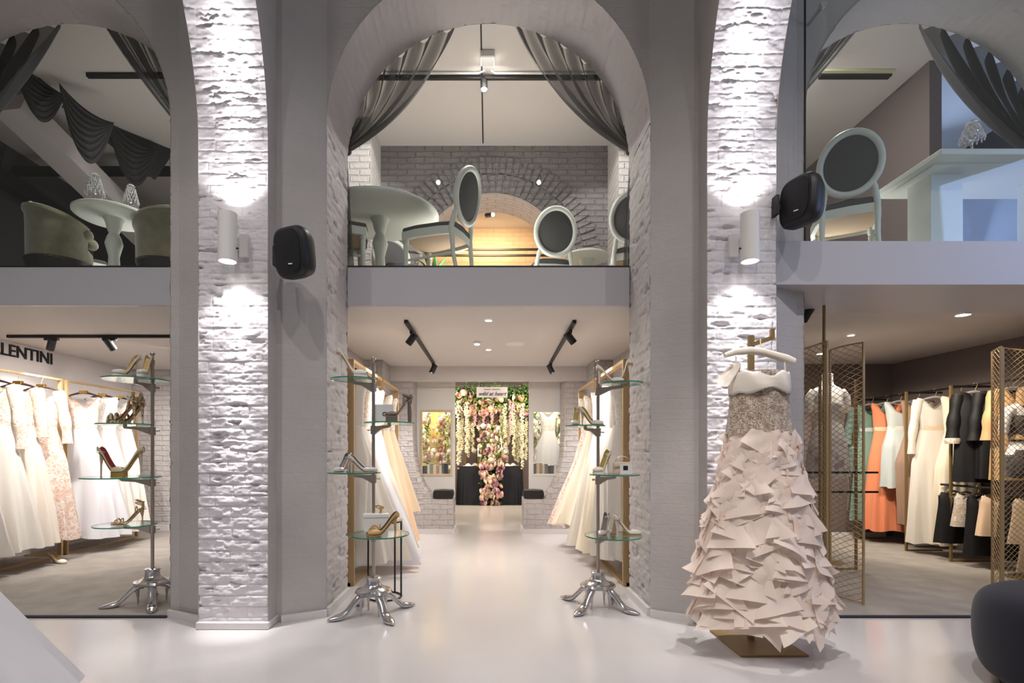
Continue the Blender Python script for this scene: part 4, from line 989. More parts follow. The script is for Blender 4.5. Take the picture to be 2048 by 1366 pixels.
R_g(6.05, 'long white dress with sheer sleeves at the middle of right rack', M['silk'], M['silk'], 'clear hanger of long white dress', wk=.27, dk=.14, seed=10, bot=1.76, neck=(.2,.09), waist=.36, sleeves=dict(L=.62, splay=.07, r0=.05, r1=.035), wb=.18, belt=M['champ'])
R_g(5.85, 'cream long dress right behind the white one', M['cream'], M['cream'], 'clear hanger of cream dress', wk=.26, dk=.13, seed=12, bot=1.74, dx=.1)
def jacket(y, label, mt, hl, bot=.95, w=.185, dx=0, sl=.48, cuffs=None):
    hanger((XR+dx, y, RH), hl, M['hangc'], -.15, .19, .06, False, 'clear hangers in the right room')
    t = thing('jacket', label, 'jacket', (XR+dx, y, RH), -.15, 'jackets on the right room rack')
    shell([(-bot, w+.02, .09), (-.5, w, .09), (-.2, w, .09), (-.1, w-.01, .05), (-.08, w*.85, .02)], 6, .05, int(y*10), (.1,.05), 60, 18).build('body', mt, parent=t)
    for s in (-1, 1):
        sleeve(s, -.08, w, L=sl, splay=.05, r0=.05, r1=.06).build('sleeve', mt, parent=t)
        if cuffs: MB().lathe([(.06,-.03),(.07,0),(.065,.03)], (s*(w+.03), 0, -.11-sl), 14, cap=False).build('cuff', cuffs, parent=t)
    return t
jacket(5.50, 'black long jacket with leopard cuffs between white dress and gold jacket', M['blackf'], 'clear hanger of black jacket', 1.02, dx=-.05, cuffs=M['lace'])
jacket(5.36, 'second black jacket just behind the gold satin one', M['blackf'], 'clear hanger of second black jacket', .98, dx=.05)
jacket(5.15, 'gold tan satin jacket beside the right mesh screen', M['tan'], 'clear hanger of gold satin jacket', .98, dx=.0)
jacket(4.85, 'tan satin robe seen through the right mesh screen', M['tan'], 'clear hanger of tan robe', .95)
# low rail with small garments
t = thing('low_rail', 'black low rail with small garments under the jackets', 'clothes rail', (5.0, 4.45, .82), 0)
MB().tube([(0,0,0),(0,1.35,0)], .012, 8).build('rail', M['black'], parent=t)
for y in (0.02, 1.33): MB().box(-.01, .45, y-.01, y+.01, -.01, .01).build('arm', M['black'], parent=t)
lows = [(5.66,'blackf',.22,.55,'black'),(5.5,'lace',.18,.35,'leopard'),(5.36,'blackf',.17,.62,'long black'),(5.2,'peach',.2,.4,'peach'),(5.02,'blackf',.17,.6,'slim black'),(4.86,'champ',.22,.42,'champagne'),(4.68,'tan',.22,.6,'tan')]
for i, (y, mt, w, L, nm) in enumerate(lows):
    hanger((5.0, y, .82), 'silver hanger of the %s lingerie top on low rail' % nm, M['nickel'], -.1, .14, .05, False, 'silver hangers on the low rail')
    t = thing('small_garment', '%s lingerie top hanging on the low rail' % nm, 'top', (5.0, y, .82), -.1, 'small garments on the low rail')
    shell([(-.07-L, w*.8, .06), (-.2, w*.6, .06), (-.1, w*.62, .05), (-.07, w*.5, .02)], 5, .07, i, (.05,.06), 44, 10).build('body', M[mt], parent=t)
    MB().tube([(-.08,-.02,-.1),(-.075,0,-.07),(-.08,.03,-.1)], .004, 6).build('strap', M[mt], parent=t)

# ------------------------------------------------------------------ brass mesh folding screens
def mesh_leaf(t, A, B, z0, z1, bulge=0.0, cw=.088, ch=.044):
    A, B = Vector((A[0], A[1], 0)), Vector((B[0], B[1], 0)); Wd = (B-A).length; nrm = Vector((-(B-A).y, (B-A).x, 0)).normalized()
    def P(u, z): return A.lerp(B, u/Wd)+nrm*bulge*math.sin(PI*u/Wd)+Vector((0,0,z))
    mb = MB(); H = z1-z0; sl = ch/cw; step = ch
    k0 = -int(sl*Wd/step)-1
    for sg in (1, -1):
        for k in range(k0, int(H/step)+int(sl*Wd/step)+2):
            zA = z0+k*step if sg > 0 else z0+k*step
            pts = []; n = 5
            us = []
            for i in range(n+1):
                u = Wd*i/n; z = zA+sg*sl*u
                us.append((u, z))
            seg = []
            # clip to the leaf
            ua, ub = 0.0, Wd
            for (lim, hi) in ((z0, False), (z1, True)):
                uc = (lim-zA)/(sg*sl)
                if hi == (sg > 0): ub = min(ub, uc)
                else: ua = max(ua, uc)
            if ub-ua < .01: continue
            pts = [P(lerp(ua, ub, i/n), zA+sg*sl*lerp(ua, ub, i/n)) for i in range(n+1)]
            mb.tube(pts, .0023, 4, cap=False)
    lf = mb.build('mesh_panel', M['brass'], parent=t, smooth=False, world=True)
    for u in (0, Wd): MB().bar(P(u, z0-.02), P(u, z1), .014).build('upright', M['brass'], parent=t, smooth=False, world=True)
    n = 10
    for z in (z0-.01, z1):
        MB().tube([P(Wd*i/n, z) for i in range(n+1)], .006, 4).build('edge_bar', M['brass'], parent=t, smooth=False, world=True)
pv = (xat(1654, 4.0), 4.0)
t = thing('mesh_screen', 'brass diamond mesh folding screen left of the right room', 'screen', (pv[0], pv[1], 0), 0, 'brass mesh screens')
mesh_leaf(t, (xat(1575, 4.5), 4.5), pv, .03, 2.03, .02)
mesh_leaf(t, (xat(1660, 4.36), 4.36), (xat(1727, 4.05), 4.05), .03, 2.03, -.03)
pv = (xat(2002, 4.2), 4.2)
t = thing('mesh_screen', 'brass diamond mesh folding screen at right picture edge', 'screen', (pv[0], pv[1], 0), 0, 'brass mesh screens')
mesh_leaf(t, (xat(1985, 4.42), 4.42), pv, .03, 2.03, .0)
mesh_leaf(t, (pv[0]+.018, pv[1]+.004), (xat(2120, 4.45), 4.45), .03, 2.02, .02)
p = onceil(1648, 598, CZ); t = thing('ceiling_pole', 'slim brass pole fixed to the ceiling beside mesh screen', 'pole', (p.x, p.y, 0))
MB().tube([(0,0,0),(0,0,CZ)], .011, 12).build('pole', M['brassd'], parent=t); MB().lathe([(.045,CZ),(.045,CZ-.006),(.018,CZ-.012),(.014,CZ-.04)], n=20, cap=False).build('ceiling_plate', M['brassd'], parent=t)
# inner thin frame behind left screen with dark rungs
Y = 5.25; x1 = xat(1712, Y); x0 = xat(1640, Y)
t = thing('clothes_rack', 'thin brass frame with dark rungs behind the left mesh screen', 'clothes rack', (x0, Y, 0), 0)
MB().box(x1-x0-.01, x1-x0+.01, -.01, .01, 0, 1.9).build('post', M['brassd'], parent=t); MB().box(-.01, .01, -.01, .01, 0, 1.9).build('post', M['brassd'], parent=t)
MB().box(.01, x1-x0-.01, -.01, .01, 0, .02).build('base_bar', M['brassd'], parent=t)
for py in (945, 984): z = zat(py, Y); MB().box(-.25, x1-x0+.22, -.008, .008, z-.01, z+.01).build('rung', M['black'], parent=t)

# ------------------------------------------------------------------ mannequins
def mannequin(loc, rz, label, sh=1.50, skin=None, arms=False):
    t = thing('dress_form', label, 'mannequin', loc, rz); skin = skin or M['white']
    MB().lathe([(0,0),(.15,0),(.15,.01),(.02,.018),(.014,.03),(.014,sh-.62)], n=28).build('stand', M['brassd'], parent=t)
    zs_ = [sh-.66, sh-.56, sh-.46, sh-.36, sh-.26, sh-.18, sh-.1, sh-.04, sh, sh+.03, sh+.08, sh+.14]
    ws = [.13, .165, .168, .13, .118, .14, .155, .165, .13, .06, .05, .052]; ds = [.10, .115, .11, .085, .08, .11, .10, .08, .065, .055, .05, .052]
    def fn(u, v):
        a = 2*PI*u; z = lerp(zs_[0], zs_[-1], v); w, d = interp(zs_, ws, z), interp(zs_, ds, z)
        y = d*math.sin(a)
        if y < 0: y -= .03*math.exp(-((z-(sh-.2))/.06)**2)*(math.exp(-((abs(w*math.cos(a))-.07)/.04)**2))
        return Vector((w*math.cos(a), y, z))
    mb = MB(); mb.grid(fn, 40, 40, True).build('torso', skin, parent=t)
    MB().lathe([(.052,sh+.14),(.04,sh+.155),(0,sh+.16)], n=20).build('neck_cap', skin, parent=t)
    if arms:
        for s in (-1, 1): MB().tube([(s*.14,0,sh-.04),(s*.19,0,sh-.10),(s*.205,0,sh-.2),(s*.21,-.0,sh-.26)], [.05,.048,.04,.035], 14).build('arm', skin, parent=t)
    return t
Y = 5.6; mannequin((xat(1655, Y), Y, 0), 0, 'white headless mannequin behind the left mesh screen', 1.86, M['whitep'], arms=True)
z0 = 1.86
t = gown('lace_camisole', 'ivory lace camisole dress worn by mannequin behind left mesh screen', (xat(1655, Y), Y, z0), 0, .12, .95, M['lace'], mat('grey_print_silk', srgb(206, 200, 200), .5, col2=srgb(150, 142, 150), vscale=9, cut=.42), wb=.185, wh=.2, wk=.22, dk=.16, neck=(.16,.09), waist=.34, seed=71, amp=.03)
for s in (-.09, .1): MB().tube([(s,-.16,-.9),(s+.01,-.17,-1.1),(s-.005,-.165,-1.28)], .008, 6).build('ribbon', M['silk'], parent=t)
Y = 4.9; mannequin((xat(2052, Y), Y, 0), 0, 'white mannequin at the right picture edge', 1.62, M['whitep'], arms=True)
t = thing('lace_camisole', 'black lace lingerie worn by mannequin at right edge', 'lingerie', (xat(2052, Y), Y, 1.62))
shell([(-.34,.132,.10),(-.26,.14,.12),(-.17,.16,.155),(-.1,.168,.13)], 0, 0, 3, (.05,.05), 48, 10).build('top', M['blacklace'], parent=t)
for s in (-1, 1): MB().tube([(s*.08,-.11,-.12),(s*.085,-.075,-.03),(s*.08,-.03,.01)], .006, 6).build('strap', M['blackf'], parent=t)
shell([(-.68,.16,.12),(-.6,.178,.135),(-.5,.18,.13),(-.42,.15,.11)], 0, 0, 3, (0,.1), 48, 10).build('briefs', M['blacklace'], parent=t)
c = Vector((xat(2052, Y), Y, 0)); t = thing('folded_robe', 'pale gold satin robe hanging under the right mannequin', 'robe', (c.x+.02, Y-.25, .86))
shell([(-.75,.3,.12),(-.4,.27,.12),(-.05,.2,.08),(0,.18,.05)], 9, .1, 4, (0,.1), 60, 16).build('robe', M['champ'], parent=t)

# ------------------------------------------------------------------ the ruffled gown on its stand
HY = 3.13
px_ = lambda px: xat(px, HY)
sx, sy = xat(1502, 3.30), 3.30
t = thing('gown_stand', 'brass gown stand with square base plate, right foreground', 'garment stand', (sx, sy, 0))
bx0, bx1 = xat(1480, 3.05)-sx, xat(1616, 3.05)-sx
MB().box(bx0, bx1, 3.04-sy, 3.47-sy, .0, .012).build('base_plate', M['brassd'], parent=t, smooth=False, bevel=.002)
MB().box(-.015, .015, -.015, .015, .012, zat(672, sy)).build('pole', M['brassd'], parent=t, smooth=False)
zt_ = zat(690, sy); MB().bar((.0,0,zt_), (.095,-.07,zt_+.03), .022).bar((.095,-.07,zt_+.02), (.095,-.07,zt_+.085), .022).bar((0,0,zt_-.01),(0,0,zt_+.06),.024).build('hook_arm', M['brassd'], parent=t, smooth=False)
hc = Vector((px_(1520), HY, zat(700, HY))); t = thing('padded_hanger', 'ivory satin padded hanger tilted above the ruffled gown', 'hanger', hc)
P = [(px_(q)-hc.x, 0, zat(r, HY)-hc.z) for q, r in ((1449,711),(1470,704),(1500,701),(1525,704),(1550,711),(1572,718),(1587,724))]
MB().tube(P, [.014,.021,.023,.023,.023,.027,.024], 14).build('padded_bar', M['satin'], parent=t)
MB().tube([(0.01,0,0),(.012,.02,.06),(.03,.05,.075),(.045,.06,.06)], .003, 6).build('hook', M['brass'], parent=t)
gx = px_(1518); t = thing('ruffled_gown', 'ivory strapless gown with sequinned bodice and tiers of organza petals', 'dress', (gx, HY, 0))
zz = lambda py: zat(py, HY)
prof = [(zz(868), px_(1583)-px_(1518), .15), (zz(845), .183, .13), (zz(800), .166, .125), (zz(770), .162, .13), (zz(752), .165, .13), (zz(745), .16, .125)]
shell(prof, 0, 0, 1, (0,.1), 64, 20).build('bodice', M['sequin'], parent=t)
b1 = [(zz(790), .172, .142), (zz(775), .176, .147), (zz(757), .172, .142), (zz(747), .165, .132)]
def bust(u, v):
    a = 2*PI*u; z = lerp(b1[0][0], b1[-1][0], v); w = interp([q[0] for q in b1], [q[1] for q in b1], z); d = interp([q[0] for q in b1], [q[2] for q in b1], z)
    x = w*math.cos(a); dz = (1-v)*.035*math.exp(-(x/.05)**2)-v*.03*math.exp(-(x/.04)**2)+.012*math.sin(a*9+v*5)*.4
    return Vector((x, d*math.sin(a)*(1+.05*math.sin(6*a+3*v)), z+dz))
mb = MB(); mb.grid(bust, 64, 8, True).build('satin_band', M['satin'], parent=t, solid=.004)
for px, top in ((1470, 713), (1567, 724)):
    x = px_(px)-gx; MB().tube([(x,-.02,zz(752)),(x,-.01,zz(top))], .005, 6).build('hanging_loop', M['satin'], parent=t)
MB().grid(lambda u, v: Vector((px_(1474)-gx-.02+(u-.5)*.11*(.25+v)-.05*v, -.03+.03*math.sin(4*u+3*v), zz(728)-.11*v*(1+.3*math.sin(5*u)))), 10, 8).build('satin_bow', M['satin'], parent=t)
SP = [(.20, .345, .27), (.40, .35, .27), (.62, .305, .24), (.9, .26, .20), (1.12, .222, .165), (zz(868), .185, .15)]
cxo = lambda z: interp([.1, .6, 1.2], [px_(1528)-gx, px_(1518)-gx, px_(1520)-gx], z)
SPz = [q[0] for q in SP]
mb = MB(); mb.grid(lambda u, v: (lambda z: Vector((cxo(z)+interp(SPz, [q[1] for q in SP], z)*.93*math.cos(2*PI*u), interp(SPz, [q[2] for q in SP], z)*.93*math.sin(2*PI*u), z)))(lerp(.44, zz(866), v)), 72, 20, True)
mb.build('underskirt', M['organza'], parent=t)
rnd = random.Random(5); petals = MB(); bands = []
nrow = 21
for r in range(nrow):
    z = lerp(zz(862)-.02, .33, (r/(nrow-1))**.95)-.01; w, d = interp(SPz, [q[1] for q in SP], z), interp(SPz, [q[2] for q in SP], z)
    tt = r/(nrow-1); size = lerp(.10, .17, min(1, tt*1.25)); size_ = size; n = int(2*PI*(w+d)/2/size*1.5); w *= lerp(.93, 1, min(1, tt*4))
    for k in range(n):
        a = 2*PI*(k+.5*(r % 2)+rnd.uniform(-.3, .3))/n
        if math.sin(a) > .55: continue
        ca, sa = math.cos(a), math.sin(a); base = Vector((cxo(z)+w*ca, d*sa, z)); out = Vector((ca*d, sa*w, 0)).normalized(); tan = Vector((-out.y, out.x, 0))
        tilt = rnd.uniform(.05, .36)*(.25+1.0*tt); rot = rnd.uniform(-.6, .6); s1 = size*rnd.uniform(1.0, 1.6); s2 = size*rnd.uniform(.8, 1.15); dr = rnd.choice((-1, 1))*rnd.uniform(.15, .5)
        dn = (Vector((0,0,-1))*math.cos(tilt)+out*math.sin(tilt)); ax = (tan*math.cos(rot)+dn*math.sin(rot)); ay = (dn*math.cos(rot)-tan*math.sin(rot)); nn = ax.cross(ay); nn = nn if nn.dot(out) > 0 else -nn
        curl = rnd.uniform(-.2, .3)*size; fold = -rnd.uniform(.0, .30)*size; c0 = base+nn*rnd.uniform(.0, .018)
        def pf(u, v, c0=c0, ax=ax, ay=ay, nn=nn, s1=s1, s2=s2, curl=curl, fold=fold, dr=dr, ph=rnd.uniform(0, 6)):
            q = (u-.5)*2; f = c0+ax*(q*s1*(.36+.24*v))+ay*((v*(1+dr*q*.7)-.22)*s2)
            return f+nn*(curl*(v*v)*.8+fold*abs(q)**1.5*(.4+.6*v)+.10*size_*v*math.sin(3.2*q+ph)+.003*math.sin(9*u+7*v))
        petals.grid(pf, 8, 6)
o = petals.build('petal_tiers', M['organza'], parent=t, smooth=True); o['kind'] = 'stuff'

# foreground train (bottom left) and pouf (bottom right)
t = thing('tulle_gown', 'white tulle skirt of a gown cut off at bottom left corner', 'dress', (-3.10, 2.28, 0))
shell([(.0,1.2,.8),(.22,1.03,.7),(.5,.83,.55),(.8,.5,.35),(1.05,.17,.13)], 16, .018, 4, (0,.1), 120, 30).build('skirt', M['white_tulle'], parent=t)
shell([(1.05,.15,.11),(1.25,.17,.12),(1.4,.16,.1)], 3, .01, 4, (.04,.05), 48, 10).build('bodice', M['lacewhite'], parent=t)
t = thing('velvet_pouf', 'navy velvet rounded seat cut off at the bottom right corner', 'seat', (2.93, 2.5, 0))
MB().lathe([(0,.03),(.38,.03),(.44,.08),(.468,.2),(.47,.36),(.45,.44),(.40,.485),(.3,.51),(0,.52)], n=48).build('cushion', M['velvet'], parent=t, subsurf=2)
MB().lathe([(.36,0),(.36,.035)], n=32).build('base', M['black'], parent=t)
# wall lettering
t = thing('wall_lettering', 'black capital letters ending LENTINI on the left room wall', 'lettering', (-5.3, 6.28, 2.295))
x0 = -5.295
o = text('VALENTINI', .188, (.008, .10, .0), (PI/2, 0, PI/2), M['ink'], align='RIGHT', extrude=.006, parent=t, bold=.002)
t = thing('wall_lettering', 'black letters ending in on beside the left jamb in the corridor', 'lettering', (-1.648, 6.55, 2.24))
text('son', .17, (.004, 0, 0), (PI/2, 0, PI/2), M['ink'], align='RIGHT', extrude=.004, parent=t, bold=.002)
# ------------------------------------------------------------------ upper floor furniture
FT = FZ-.005; FR = 2.632
def oval_chair(label, loc, rz, group='white oval backed chairs upstairs', arms=False):
    t = thing('oval_back_chair', label, 'chair', loc, rz, group)
    tl = .16; zc = .755; yb = .235
    def bp(x, z): return Vector((x, yb+(z-.5)*tl*1.3+.02*(1-(x/.22)**2), z))
    a_, b_ = .205, .225
    MB().tube([bp(a_*math.cos(2*PI*k/40), zc+b_*math.sin(2*PI*k/40)) for k in range(40)], .026, 10, closed=True).build('back_frame', M['chairw'], parent=t)
    mb = MB(); mb.grid(lambda u, v: bp(a_*.93*v*math.cos(2*PI*u), zc+b_*.93*v*math.sin(2*PI*u))+Vector((0, -.028*(1-v*v)-.004, 0)), 36, 6, True)
    mb.grid(lambda u, v: bp(a_*.93*(1-v)*math.cos(2*PI*u), zc+b_*.93*(1-v)*math.sin(2*PI*u))+Vector((0, .016*(1-(1-v)**2)+.004, 0)), 36, 6, True)
    mb.build('back_pad', M['chairf'], parent=t)
    def ring(s, z): 
        return [Vector((s*w, y, z)) for w, y in ((-.235,-.25),(-.1,-.275),(.1,-.275),(.235,-.25),(.25,-.1),(.225,.12),(.19,.235),(.0,.25),(-.19,.235),(-.225,.12),(-.25,-.1))]
    r0, r1 = ring(1, .375), ring(1, .445); N = len(r0)
    mb = MB(); r0i, r1i = ring(.86, .375), ring(.86, .445)
    mb.add(r0+r1+[v*1 for v in r0i]+[v*1 for v in r1i], [(i, (i+1) % N, N+(i+1) % N, N+i) for i in range(N)]+[(i, 2*N+i, 2*N+(i+1) % N, (i+1) % N) for i in range(N)]+[(2*N+i, 3*N+i, 3*N+(i+1) % N, 2*N+(i+1) % N) for i in range(N)])
    mb.build('seat_frame', M['chairw'], parent=t, bevel=.006)
    r2 = ring(.97, .445); r3 = ring(.95, .485); r4 = ring(.6, .505)
    mb = MB(); mb.add(r2+r3+r4, [(i, (i+1) % N, N+(i+1) % N, N+i) for i in range(N)]+[(N+i, N+(i+1) % N, 2*N+(i+1) % N, 2*N+i) for i in range(N)]+[tuple(2*N+i for i in range(N))]); mb.build('seat_pad', M['chairf'], parent=t, bevel=.01)
    mb = MB(); mb.add(ring(.86, .40), [tuple(range(N-1, -1, -1))]); mb.build('seat_webbing', M['under'], parent=t, smooth=False)
    for s in (-1, 1):
        MB().lathe([(.016,0),(.013,.02),(.02,.2),(.024,.33),(.018,.34),(.027,.35),(.027,.44)], (s*.205, -.225, 0), 14).build('leg', M['chairw'], parent=t)
        MB().tube([(s*.19,.29,0),(s*.185,.245,.2),(s*.185,.225,.44),(s*.165,.25,.56),bp(s*.15,.60)], [.016,.019,.024,.022,.02], 10).build('leg', M['chairw'], parent=t)
        MB().tube([(s*.2,-.21,.2),(s*.187,.25,.2)], .011, 8).build('stretcher', M['chairw'], parent=t)
    return t
p = W(878, 500, 4.82); oval_chair('white oval back chair seen from the side, near the round table edge, centre arch', (p.x, 4.82, FT), -PI/2-.42)
p = W(1098, 500, 5.75); oval_chair('white oval back chair facing away behind centre fascia', (p.x, 5.75, FT), PI+.12)
p = W(1268, 500, 5.4); oval_chair('white oval chair cut off by the right jamb of centre arch', (p.x, 5.4, FT), PI-.3)
p = W(672, 500, 4.75); oval_chair('white oval chair cut off by the left jamb of centre arch', (p.x, 4.75, FT), PI/2+.3)
p = W(800, 500, 5.9); oval_chair('white oval chair low behind the round table column', (p.x, 5.9, FT), .5)
p = W(1692, 300, 4.3); oval_chair('large white oval back chair behind the right glass balustrade', (p.x+.08, 4.42, FT), PI-.5)
p = W(2035, 420, 5.3); oval_chair('blue lit white oval chair at the right picture edge upstairs', (p.x, 5.3, FT), PI+.5)
p = W(150, 440, 5.55); oval_chair('white oval chair behind the olive tub chair', (p.x, 5.55, FT), PI/2+.7)
def round_table(label, loc, r, H=.745):
    t = thing('round_table', label, 'table', loc, 0, 'white round tables upstairs')
    MB().lathe([(0,H-.045),(r-.05,H-.045),(r-.02,H-.04),(r,H-.025),(r,H-.006),(r-.008,H),(0,H)], n=64).build('table_top', M['chairw'], parent=t)
    MB().lathe([(.04,.10),(.055,.14),(.05,.2),(.065,.22),(.05,.25),(.045,.34),(.06,.4),(.075,.46),(.06,.52),(.04,.56),(.058,.6),(.07,.66),(.09,H-.045)], n=28).build('column', M['chairw'], parent=t)
    for k in range(4):
        a = k*PI/2+.5; c, s = math.cos(a), math.sin(a)
        MB().tube([(.03*c,.03*s,.16),(.16*c,.16*s,.15),(.27*c,.27*s,.06),(.33*c,.33*s,.02)], [.035,.032,.026,.02], 10).build('leg', M['chairw'], parent=t)
    return t
p = W(760, 430, 5.02); round_table('large white round pedestal table upstairs in the centre arch', (p.x, 5.02, FT), .56)
p = W(1172, 520, 6.1); round_table('small white round table behind the oval chair, centre arch', (p.x, 6.1, FT), .26)
p = W(228, 420, 5.02); round_table('white round table with crystal lamps in the left arch', (p.x, 5.02, FT), .33)
lt = p
t = thing('rectangular_table', 'white rectangular table with square pedestal behind right glass', 'table', (3.38, 3.92, FT))
H = .745; MB().box(0,1.45,0,.70,H-.045,H).build('table_top', M['chairw'], parent=t, bevel=.004)
MB().box(.13,.39,.25,.48,.0,H-.045).build('leg', M['chairw'], parent=t, bevel=.004); MB().box(1.05,1.3,.25,.48,.0,H-.045).build('leg', M['chairw'], parent=t, bevel=.004)
MB().box(.05,1.4,.12,.58,H-.06,H-.045).build('apron', M['chairw'], parent=t)
def crystal_lamp(label, loc, h=.28, r=.07):
    t = thing('crystal_lamp', label, 'lamp', loc, 0, 'crystal table lamps upstairs')
    MB().lathe([(.05,0),(.05,.008),(.01,.016),(.008,h*.45),(.02,h*.5),(.006,h*.55)], n=18).build('stem', M['chrome'], parent=t)
    mb = MB()
    for j in range(5):
        z = h*(.5+.5*j/5); rr = lerp(r, r*.55, j/4)
        for k in range(14):
            a = 2*PI*(k+.5*(j % 2))/14; c = Vector((rr*math.cos(a), rr*math.sin(a), z))
            mb.lathe([(0,-.02),(.008,-.006),(.006,.012),(0,.02)], c, 5)
    mb.build('shade', M['crystal'], parent=t, smooth=False)
    MB().lathe([(r*.5,h),(r*.55,h+.01),(r*.3,h+.025),(0,h+.03)], n=14).build('cap', M['crystal'], parent=t, smooth=False)
p = W(190, 400, 4.95); crystal_lamp('crystal shaded lamp at the left of round table, left arch', (p.x, 4.95, FT+.745), .33, .075)
p = W(262, 400, 5.1); crystal_lamp('crystal shaded lamp at the right of round table, left arch', (p.x, 5.1, FT+.745), .3, .065)
p = W(1944, 290, 4.02); crystal_lamp('crystal shaded lamp on the rectangular table, right', (p.x, 4.02, FT+.745), .24, .075)
def tub_chair(label, loc, rz):
    t = thing('tub_chair', label, 'armchair', loc, rz, 'olive velvet tub chairs in the left arch')
    def fn(u, v):     # u around the back from arm to arm, v: outer bottom -> roll -> inner
        a = lerp(-1.05, PI+1.05, u); hh = .78-.17*abs(2*u-1)**1.6
        pr = [(.33,.30),(.335,hh-.12),(.34,hh-.03),(.365,hh+.01),(.36,hh+.045),(.325,hh+.06),(.285,hh+.035),(.27,hh-.03),(.265,.44)]
        i = v*(len(pr)-1); k = min(int(i), len(pr)-2); f = i-k; r = lerp(pr[k][0], pr[k+1][0], f); z = lerp(pr[k][1], pr[k+1][1], f)
        return Vector((r*.84*math.cos(a), r*.8*math.sin(a), z*.96))
    mb = MB(); mb.grid(fn, 48, 26).build('back', M['olive'], parent=t)
    for s in (0, 1): MB().ball(fn(s, .55)*.93+Vector((0,0,-.02)), .055, 14).build('arm_roll', M['olive'], parent=t)
    MB().lathe([(0,.28),(.23,.28),(.25,.33),(.25,.42),(.22,.46),(0,.47)], n=36).build('seat', M['olive'], parent=t)
    MB().lathe([(0,.18),(.25,.20),(.28,.30),(0,.30)], n=36).build('base', M['black'], parent=t)
    for a in (.8, 2.35, 3.9, 5.5): MB().tube([(.22*math.cos(a),.22*math.sin(a),.22),(.24*math.cos(a),.24*math.sin(a),.004)], [.028,.018], 8).build('leg', M['black'], parent=t)
    return t
p = W(122, 470, 5.1); tub_chair('olive velvet tub chair at left of the round table', (p.x, 5.1, FT), PI/2+.5)
p = W(338, 470, 5.15); tub_chair('olive velvet tub chair cut off by the jamb of left arch', (p.x, 5.15, FT), -PI/2-.4)
p = W(868, 530, 5.35); t = thing('potted_plant', 'small green leafed plant behind the centre chair upstairs', 'plant', (p.x, 5.35, FT))
MB().lathe([(.07,0),(.1,.22),(.105,.24),(.09,.24),(.085,.2),(0,.2)], n=24).build('pot', M['whitep'], parent=t)
M['leaf'] = mat('green_leaf', srgb(70, 150, 50), .4, col2=srgb(40, 100, 36), vscale=8)
for k in range(9):
    a = k*2*PI/9; mb = MB(); mb.grid(lambda u, v: Vector((math.cos(a)*(.03+.16*v*v)+(-math.sin(a))*(u-.5)*.05*math.sin(PI*min(1, v*.9+.08)), math.sin(a)*(.03+.16*v*v)+math.cos(a)*(u-.5)*.05*math.sin(PI*min(1, v*.9+.08)), .2+.30*v-.08*v*v)), 4, 10)
    mb.build('leaf', M['leaf'], parent=t, solid=.002)

# ------------------------------------------------------------------ curtains
def curtain(label, c, side, a0, a1, folds, m, Y=4.43, gz=None, bow=.22, tail=True, spread=.10, gx=None):
    """sheer swept from the arch crown down to a tie at the jamb; a = angle from the springing line"""
    gz = gz or zat(300, Y); G = Vector((c+side*(R+.06), Y+.03, gz)) if gx is None else Vector((gx, Y+.03, gz))
    t = thing('curtain', label, 'curtain', (G.x, G.y, G.z), 0, 'black sheer curtains tied back in the arches')
    def fn(u, v):
        a = lerp(a0, a1, u); T = Vector((c+side*(R+.09)*math.cos(a), Y+.03, ZS+(R+.09)*math.sin(a)))
        g = G+Vector((side*(.0+.03*(1-u)), 0, (1-u)*spread-.02))
        m_ = (T+g)/2+Vector((-side*bow*u, 0, -bow*.75*u))
        p = T*(1-v)**2+m_*2*v*(1-v)+g*v*v
        p.y += (.045+.03*math.sin(PI*v))*math.sin(folds*2*PI*u+1.6*math.sin(5*u+2*v))*(1-.6*v)+.018*math.sin(folds*5*u+4*v)
        p += Vector((-side*.008, 0, .012))*math.sin(folds*PI*2*u+1+3*v)*math.sin(PI*v)
        return p
    mb = MB(); mb.grid(fn, 220, 30).build('swag', m, parent=t, world=True)
    if tail:
        mb = MB(); mb.grid(lambda u, v: Vector((side*.02+(u-.5)*(.10+.12*v), .03*math.sin(2*PI*5*u)*(.6+.4*v), -.02-(gz-FT-.02)*v)), 60, 12).build('tail', m, parent=t)
        MB().tube([(.055*math.cos(2*PI*k/20), .04*math.sin(2*PI*k/20), 0) for k in range(20)], .012, 6, closed=True).build('tie', M['drape'], parent=t)
    return t
A = lambda px, py, c: math.atan2(zat(py, 4.43)-ZS, abs(xat(px, 4.43)-c))
curtain('black sheer curtain swept to the left jamb of centre arch', 0, -1, .12, A(915, 52, 0), 8, M['sheer'])
curtain('black sheer curtain swept to the right jamb of centre arch', 0, 1, .12, A(1025, 52, 0), 9, M['sheer'])
curtain('black sheer curtain at the left picture edge, left arch', BAYS[0], -1, .3, A(124, 50, BAYS[0]), 8, M['dense'], bow=.05, gx=xat(-95, 4.43))
curtain('thin black sheer curtain at the right of the left arch', BAYS[0], 1, .55, A(205, 50, BAYS[0]), 7, M['sheer'], bow=.05, gx=xat(400, 4.43))
curtain('narrow black sheer curtain at the left of right arch', BAYS[2], -1, .6, A(1727, 60, BAYS[2]), 5, M['sheer'], bow=.02, gx=BAYS[2]-R-.06)
curtain('wide dark curtain swept to the right in the right arch', BAYS[2], 1, .25, A(1835, 48, BAYS[2]), 8, M['dense'], bow=.22, gx=xat(2120, 4.43), gz=zat(330, 4.43))
